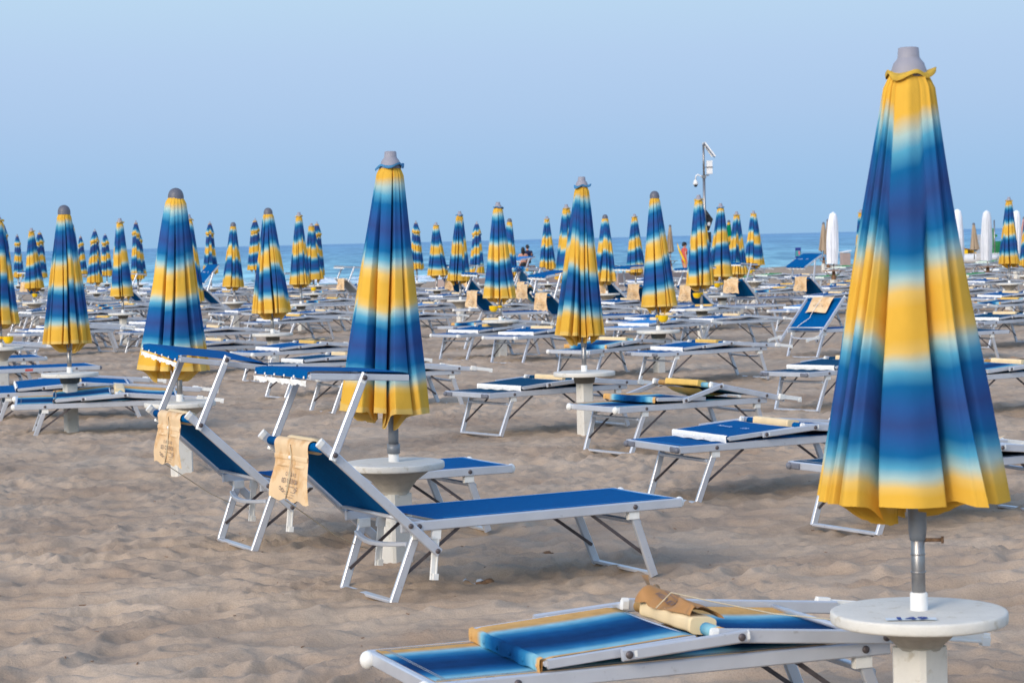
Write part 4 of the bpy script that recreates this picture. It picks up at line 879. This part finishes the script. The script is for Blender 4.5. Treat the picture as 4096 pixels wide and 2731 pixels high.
sg = thing('road_sign', 'black backs of a triangular and a rectangular sign board fixed to the mast', 'sign', (mx + .1, my + .12, 1.28), 0)
obj('triangle_board', MB().bar((0, 0, 0), (.001, .012, 0), .01, .01).poly([(-.16, 0, 1.60), (.24, .02, 1.04), (.06, .01, .58), (-.16, 0, .70)]).poly([(-.16, .02, 1.60), (-.16, .02, .70), (.06, .03, .58), (.24, .04, 1.04)]).mesh('tri'), M['black'], sg)
obj('panel', MB().box((.0, .02, .33), (.30, .02, .42)).mesh('rectp'), M['black'], sg); obj('panel', MB().box((0, .02, .02), (.24, .02, .16)).mesh('rectq'), M['black'], sg)
obj('sticker', MB().box((.06, -.012, .86), (.12, .006, .13), .3).mesh('stk'), M['white_paint'], sg)

# ------------------------------------------------------------------ sign, cabinet, wall, windbreak, pedal boats, shrubs
t = thing('notice_board', 'small blue notice board with a pink and teal picture standing before the sea', 'sign', (14.05, 112, -.25), .1)
obj('board', MB().box((0, 0, .98), (.28, .02, .52)).mesh('nb'), M['sign_blue'], t); obj('picture', MB().box((0, -.012, .96), (.25, .006, .27)).mesh('nbp'), M['sign_teal'], t)
obj('emblem', MB().ball((.05, -.018, .98), .05, 10, 8, (1, .15, 1.9)).mesh('nbe'), M['sign_pink'], t)
for s in (-1, 1): obj('leg', MB().bar((s * .13, 0, 0), (s * .13, 0, .72), .02, .02).mesh('nbl'), M['white_paint'], t)
t = thing('beach_cabinet', 'pale box-shaped cabinet with sloping lid left of the large parasol', 'cabinet', (16.85, 115.5, -.05), .25)
obj('body', MB().box((0, 0, .33), (.42, .38, .74)).mesh('cab'), M['mauve'], t); obj('lid', MB().bar((-.24, 0, .73), (.26, 0, .80), .46, .05).mesh('lid'), M['white_paint'], t)
t = thing('low_wall', 'low mauve-grey concrete wall on the sand behind the centre parasols', 'wall', (0, 0, 0))
obj('wall_body', MB().bar((-2.3, 74.5, .17), (3.0, 78.5, .17), .5, .60, ch=.03).bar((3.5, 79, .17), (6.1, 82.5, .17), .5, .60, ch=.03).mesh('lwall'), M['mauve'], t)
t = thing('windbreak', 'grey slatted windbreak panel standing near the pedal boats at right', 'windbreak', (20.35, 99.5, -.05), .2)
for k in range(6): obj('slat', mesh('slat', lambda: MB().bar((0, 0, 0), (0, 0, 1.5), .03, .03)), M['slat'], t, (-.14 + .056 * k, 0, 0))
obj('rail', MB().bar((-.16, .03, 1.3), (.16, .03, 1.3), .02, .04).bar((-.16, .03, .3), (.16, .03, .3), .02, .04).mesh('wrail'), M['slat'], t)
def pedalo(label, x, y, rz, body):
    t = thing('pedal_boat', label, 'pedal boat', (x, y, 0.05), rz, 'pedal boats on the shore')
    for s in (-1, 1):
        obj('hull', mesh(('hull', s), lambda: MB().tube([(-1.5, s * .55, .32), (-1.3, s * .55, .24), (0, s * .55, .2), (1.1, s * .55, .22), (1.5, s * .55, .38)], [.06, .19, .22, .18, .05], 14)), M['white_paint'], t)
    obj('deck', mesh('pdeck', lambda: MB().box((0, 0, .42), (2.5, 1.3, .07))), M['white_paint'], t)
    obj('seat', mesh(('pseat'), lambda: MB().grid([[(-.9 + .0 * k + dx, y_, z) for y_ in (-.5, -.2, .2, .5)] for k, (dx, z) in enumerate(((0, .46), (.06, .78), (.16, 1.02), (.3, 1.0), (.45, .74), (.9, .66), (1.15, .46)))], True).box((-.5, 0, .55), (.5, .9, .2))), M[body], t)
    obj('rail', mesh('prail', lambda: MB().tube([(.8, -.5, .45), (.8, -.5, .8), (1.2, -.5, .8), (1.2, -.5, .45)], .02, 8)), M['steel'], t)
pedalo('yellow and white pedal boat on the shore right of the large parasol', 22.1, 111, .35, 'yellow_plastic')
pedalo('green pedal boat behind the white parasols at far right', 24.2, 113, 1.2, 'green_canopy' if False else 'green')
t = thing('slide_tower', 'green slide tower of a pedal boat behind the white parasols', 'slide', (23.4, 111.5, .0), .3)
for s in (-1, 1): obj('post', mesh('spost', lambda: MB().tube([(0, 0, 0), (0, 0, 2.1)], .035, 10)), M['steel'], t, (.0, s * .25, 0))
obj('slide_chute', MB().box((-.05, 0, 1.25), (.16, .42, .9)).mesh('chute'), M['green'], t)
for k in range(3): obj('step', mesh('sstep', lambda: MB().bar((0, -.25, 0), (0, .25, 0), .2, .12)), M['green'], t, (.06, 0, .5 + .42 * k))
def shrub(label, x, y, h, seed):
    rg = random.Random(seed); t = thing('shrub', label, 'shrub', (x, y, sand0(x, y)), 0, 'small shrubs on the beach')
    mb = MB(); ms = MB()
    for k in range(14):
        a = rg.uniform(0, 6.28); r = rg.uniform(.1, .5) * h; tip = Vector((r * math.cos(a), r * math.sin(a), h * rg.uniform(.5, 1))); ms.tube([(0, 0, -.05), tip * .5 + Vector((0, 0, .05)), tip], [.012, .008, .004], 5)
        for q in range(26):
            f = rg.uniform(.25, 1.05); c = tip * f + Vector((rg.gauss(0, .06), rg.gauss(0, .06), rg.gauss(0, .06))); d = Vector((rg.gauss(0, 1), rg.gauss(0, 1), rg.gauss(.4, 1))).normalized(); e = d.orthogonal().normalized(); l = rg.uniform(.04, .08)
            mb.poly([c, c + d * l * .5 + e * l * .3, c + d * l, c + d * l * .5 - e * l * .3])
    obj('foliage', mb.mesh('foliage'), M['leaf'], t); obj('stem', ms.mesh('stem'), M['stem'], t)
shrub('small green shrub right of the sunshade below the couple', .94, 86, .62, 1); shrub('small green shrub left of the sunshade below the couple', .28, 88, .5, 2); shrub('low green tuft behind the two-tier parasol at centre', -1.5, 90, .4, 3)
t = thing('rescue_float', 'orange-yellow rescue float leaning on a stick before the sea', 'float', (7.3, 100., -.1), 0)
obj('float_body', MB().tube([(.0, 0, 1.45), (.07, 0, 1.2), (.27, 0, .75), (.34, 0, .55)], [.015, .04, .045, .02], 10).mesh('flt'), M['yellow_plastic'], t); obj('stick', MB().tube([(.36, .05, -.1), (-.02, .05, 1.5)], .012, 6).mesh('fst'), M['wood'], t)

# ------------------------------------------------------------------ people
def skin_body(name, J, E, lv=2):
    """one continuous skinned body from joints J{name:(x,y,z,r)} and edges E"""
    me = bpy.data.meshes.new(name); ks = list(J); ix = {k: i for i, k in enumerate(ks)}
    me.from_pydata([J[k][:3] for k in ks], [(ix[a], ix[b]) for a, b in E], []); o = bpy.data.objects.new(name, me); COL.objects.link(o)
    o.modifiers.new('sk', 'SKIN'); sub = o.modifiers.new('su', 'SUBSURF'); sub.levels = sub.render_levels = lv
    sv = me.skin_vertices[0].data
    for k in ks: sv[ix[k]].radius = (J[k][3], J[k][4] if len(J[k]) > 4 else J[k][3]); sv[ix[k]].use_root = (k == ks[0])
    dg = bpy.context.evaluated_depsgraph_get(); out = bpy.data.meshes.new_from_object(o.evaluated_get(dg)); bpy.data.objects.remove(o)
    for p in out.polygons: p.use_smooth = True
    return out
def person(label, loc, rz, sit, hair, top, trunks, group=None, turn=0., sc=1.):
    t = thing('person', label, 'person', loc, rz, group)
    z = 0 if not sit else -.42    # seated figures: hips at .45
    hp = .93 + z; J = {'pelvis': (0, 0, hp, .15, .11), 'waist': (0, .0, hp + .17, .125, .095), 'chest': (0, .0, hp + .36, .155, .11), 'neck0': (0, .0, hp + .50, .07), 'neck': (0, -.01, hp + .575, .05), 'head0': (0, -.02, hp + .64, .066, .08), 'head': (0, -.03, hp + .72, .078, .095), 'crown': (0, -.02, hp + .79, .055, .065)}
    E = [('pelvis', 'waist'), ('waist', 'chest'), ('chest', 'neck0'), ('neck0', 'neck'), ('neck', 'head0'), ('head0', 'head'), ('head', 'crown')]
    for s, n in ((-1, 'l'), (1, 'r')):
        J['sh' + n] = (s * .19, 0, hp + .455, .062); J['el' + n] = (s * .245, -.02 if sit else .02, hp + .18, .043); J['wr' + n] = (s * .20, -.20 if sit else -.04, hp + (.06 if sit else -.06), .028); J['pa' + n] = (s * .19, -.27 if sit else -.06, hp + (.045 if sit else -.13), .034, .016)
        E += [('chest', 'sh' + n), ('sh' + n, 'el' + n), ('el' + n, 'wr' + n), ('wr' + n, 'pa' + n)]
        bx, by, bz = J['pa' + n][:3]
        for q in range(4):
            f = (q - 1.5) * .018; J['f%d' % q + n] = (bx + f * (1 if sit else .3), by - (.045 if sit else f), bz - (.005 if sit else .05), .008); J['g%d' % q + n] = (bx + f * 1.1 * (1 if sit else .3), by - (.08 - abs(f) * .5 if sit else f), bz - (.02 if sit else .09 - abs(f) * .4), .007)
            E += [('pa' + n, 'f%d' % q + n), ('f%d' % q + n, 'g%d' % q + n)]
        J['th' + n] = (bx - s * .035, by - (.01 if sit else .02), bz - .03, .009); E += [('pa' + n, 'th' + n)]
        J['hip' + n] = (s * .095, -.01, hp - .05, .095)
        if sit: J['kn' + n] = (s * .12, -.43, hp - .03, .062); J['an' + n] = (s * .12, -.45, hp - .44, .038); J['to' + n] = (s * .13, -.60, hp - .485, .03)
        else: J['kn' + n] = (s * .10, -.02, hp - .45, .06); J['an' + n] = (s * .10, .02, hp - .86, .038); J['to' + n] = (s * .12, -.13, hp - .905, .03)
        E += [('pelvis', 'hip' + n), ('hip' + n, 'kn' + n), ('kn' + n, 'an' + n), ('an' + n, 'to' + n)]
    b = obj('body', skin_body('body', J, E), M['skin'], t)
    hz = hp + .72; hd = MB()
    P = []
    for i in range(9):
        th = PI * i / 8 * (.62 if hair == 'short' else .66); rr = math.sin(th)
        P.append([(.098 * rr * math.cos(a), -.015 + .118 * rr * math.sin(a) + .012, hz + .115 * math.cos(th) - (.05 * max(0, math.sin(a)) if i > 5 else -.045 * max(0, -math.sin(a)) if i > 4 else 0)) for a in [2 * PI * k / 18 for k in range(18)]])
    hd.grid(P, True, True)
    if hair == 'long': hd.grid([[((.10 + .02 * k - .012 * k * k) * math.cos(a), .02 + (.10 - .006 * k) * math.sin(a), hz - .02 - .085 * k) for a in [PI * (-.12 + 1.24 * j / 12) for j in range(13)]] for k in range(6)], True)
    obj('hair', hd.mesh('hair'), M['hair'], t)
    f = MB()
    for s in (-1, 1): f.ball((s * .033, -.122, hp + .725), .012, 8, 6)
    obj('eyes', f.mesh('eyes'), M['black'], b); obj('nose', MB().ball((0, -.13, hp + .69), .016, 8, 6, (.8, 1, 1.3)).mesh('nose'), M['skin'], b); obj('mouth', MB().ball((0, -.112, hp + .65), .02, 8, 6, (1.2, .4, .3)).mesh('mouth'), M['rose'], b)
    for s in (-1, 1): obj('ear', mesh('ear', lambda: MB().ball((0, 0, 0), .028, 8, 6, (.35, .7, 1.1))), M['skin'], b, (s * .088, -.01, hp + .70))
    if top:
        sh = MB(); P = []
        for z_, rx, ry in ((hp - .08, .17, .13), (hp + .1, .15, .115), (hp + .25, .165, .12), (hp + .38, .185, .128), (hp + .47, .19, .11), (hp + .52, .12, .085), (hp + .545, .07, .07)):
            P.append([(rx * math.cos(a), ry * math.sin(a), z_) for a in [2 * PI * k / 20 for k in range(20)]])
        sh.grid(P, True, True)
        for s in (-1, 1): sh.tube([(s * .14, 0, hp + .47), (s * .20, 0, hp + .44), (s * .245, -.01, hp + .26)], [.085, .08, .07], 12)
        obj('shirt', sh.mesh('shirt'), M[top], t)
    tr = MB(); P = [[(rx * math.cos(a), ry * math.sin(a), z_) for a in [2 * PI * k / 20 for k in range(20)]] for z_, rx, ry in ((hp + .07, .145, .115), (hp, .168, .13), (hp - .09, .175, .14), (hp - .13, .12, .10))]
    tr.grid(P, True, True); obj('swimwear', tr.mesh('trunks'), M[trunks], t)
    return t
gz = -.02
person('person with long black hair and bare back sitting beside another, facing the sea', (.665, 116.5, -.02), PI + .1, True, 'long', None, 'black')
person('person with short black hair in a navy T-shirt sitting facing the sea', (.90, 117.1, .10), PI + .25, True, 'short', 'navy', 'black')
t = thing('bench', 'low bench under the seated couple, mostly hidden by a sunshade', 'bench', (.78, 116.9, -.25), 0)
obj('seat', MB().box((0, 0, .59), (1.0, .34, .05)).mesh('bseat'), M['wood'], t)
for s in (-1, 1): obj('leg', MB().box((s * .42, 0, .28), (.06, .3, .56)).mesh('bleg'), M['wood'], t)
person('person standing in rose swimwear, half hidden behind a parasol left of the mast', (8.2, 108., -.35), PI * .6, False, 'short', 'rose', 'rose')

# ------------------------------------------------------------------ debris in the sand
mb = MB(); rg = random.Random(5)
for k in range(330):
    y = 9 + 22 * rg.random() ** 1.5; x = rg.uniform(-.24, .24) * y; z = sand0(x, y); s = rg.uniform(.002, .006) * (1.7 if rg.random() < .08 else 1); a = rg.uniform(0, 6.28); l = rg.uniform(1, 3.2)
    mb.bar((x - s * l * math.cos(a), y - s * l * math.sin(a), z + s * .3), (x + s * l * math.cos(a), y + s * l * math.sin(a), z + s * rg.uniform(.2, 1)), s, s * .8, ch=.25, taper=rg.uniform(.4, 1))
o = obj('beach_debris', mb.mesh('debris'), M['debris']); o['kind'] = 'stuff'; o['label'] = 'small dark twigs and clods scattered over the sand'; o['category'] = 'debris'
def clod(x, y, s, seed):
    mb = MB(); r2 = random.Random(seed)
    mb.ball((0, 0, 0), s, 14, 10, (1.4, 1, .6)); mb.v = [(a * (1 + .3 * math.sin(a * 90 + b * 50)), b * (1 + .25 * math.sin(b * 80 + c * 60)), c * (1 + .4 * math.sin(a * 70))) for a, b, c in mb.v]
    for k in range(5): q = len(mb.v); mb.ball((r2.gauss(0, s), r2.gauss(0, s), -.2 * s), s * r2.uniform(.25, .5), 8, 6)
    return mb
for lab, x, y, s in (('brown clod of wet sand under the nearest open lounger', -.16, 11.5, .032), ('brown clod between the legs of the nearest open lounger', .15, 12.3, .026)):
    o = obj('sand_clod', clod(x, y, s, int(x * 100)).mesh('clod'), M['debris'], None, (x, y, sand0(x, y) + .005)); o['label'] = lab; o['category'] = 'clod'
o = obj('plastic_wrapper', MB().grid([[(.12 * i / 6, .05 * j / 3, .012 * math.sin(i * 1.3 + j)) for j in range(4)] for i in range(7)], True).mesh('wrap'), M['film'], None, (-.28, 11.55, sand0(-.28, 11.55) + .01), (0, 0, -.5)); o['label'] = 'crumpled clear plastic wrapper on the sand under the nearest open lounger'; o['category'] = 'wrapper'

# ------------------------------------------------------------------ light, sky, camera
SUN_EL, SUN_AZ = 24., 215.      # azimuth clockwise from +Y
w = bpy.data.worlds.new('World'); SC.world = w; nt = NT(w)
sky = nt.add('ShaderNodeTexSky', sky_type='NISHITA'); sky.sun_disc = False; sky.sun_elevation = rad(SUN_EL); sky.sun_rotation = rad(SUN_AZ); sky.dust_density = 2.; sky.air_density = 1.; sky.ozone_density = 2.
b1 = nt.add('ShaderNodeBackground'); nt.link(sky.outputs[0], b1.inputs[0]); b1.inputs[1].default_value = .345
tc = nt.add('ShaderNodeTexCoord'); sp = nt.add('ShaderNodeSeparateXYZ'); nt.link(tc.outputs['Generated'], sp.inputs[0])
mr = nt.add('ShaderNodeMapRange'); nt.link(sp.outputs[2], mr.inputs[0]); mr.inputs[1].default_value = -.02; mr.inputs[2].default_value = .13
g = ramp(nt, mr.outputs[0], [(0, srgb(148, 190, 224)), (.14, srgb(152, 192, 229)), (.30, srgb(160, 196, 233)), (.5, srgb(173, 202, 236)), (.66, srgb(180, 207, 239)), (.85, srgb(187, 216, 241)), (1, srgb(194, 222, 243))])
b2 = nt.add('ShaderNodeBackground'); nt.link(g.outputs[0], b2.inputs[0]); b2.inputs[1].default_value = 1.
m2 = nt.add('ShaderNodeMapRange', interpolation_type='SMOOTHSTEP'); nt.link(sp.outputs[2], m2.inputs[0]); m2.inputs[1].default_value = .14; m2.inputs[2].default_value = .45
ms = nt.add('ShaderNodeMixShader'); nt.link(m2.outputs[0], ms.inputs[0]); nt.link(b2.outputs[0], ms.inputs[1]); nt.link(b1.outputs[0], ms.inputs[2])
wo = nt.add('ShaderNodeOutputWorld'); nt.link(ms.outputs[0], wo.inputs[0])
sl = bpy.data.lights.new('sun', 'SUN'); sl.energy = 1.0; sl.angle = rad(16); sl.color = (1, .90, .78); so = bpy.data.objects.new('sun', sl); COL.objects.link(so)
az = rad(SUN_AZ); dv = Vector((math.sin(az) * math.cos(rad(SUN_EL)), math.cos(az) * math.cos(rad(SUN_EL)), math.sin(rad(SUN_EL)))); so.rotation_euler = dv.to_track_quat('Z', 'Y').to_euler()
cd = bpy.data.cameras.new('camera'); cd.sensor_fit = 'HORIZONTAL'; cd.sensor_width = 22.3; cd.lens = 50.; cd.clip_start = .1; cd.clip_end = 90000
cd.dof.use_dof = True; cd.dof.focus_distance = 12.6; cd.dof.aperture_fstop = 6.3
cam = bpy.data.objects.new('camera', cd); COL.objects.link(cam)
cam.matrix_world = Matrix.Translation((0, 0, 1.7)) @ Matrix.Rotation(rad(90 - 2.53), 4, 'X') @ Matrix.Rotation(rad(-1.37), 4, 'Z')
SC.camera = cam
SC.view_settings.view_transform = 'Standard'; SC.view_settings.look = 'None'; SC.view_settings.exposure = 0; SC.view_settings.gamma = 1
SC.render.resolution_x = 1024; SC.render.resolution_y = 682
SC.cycles.max_bounces = 6; SC.cycles.use_denoising = True
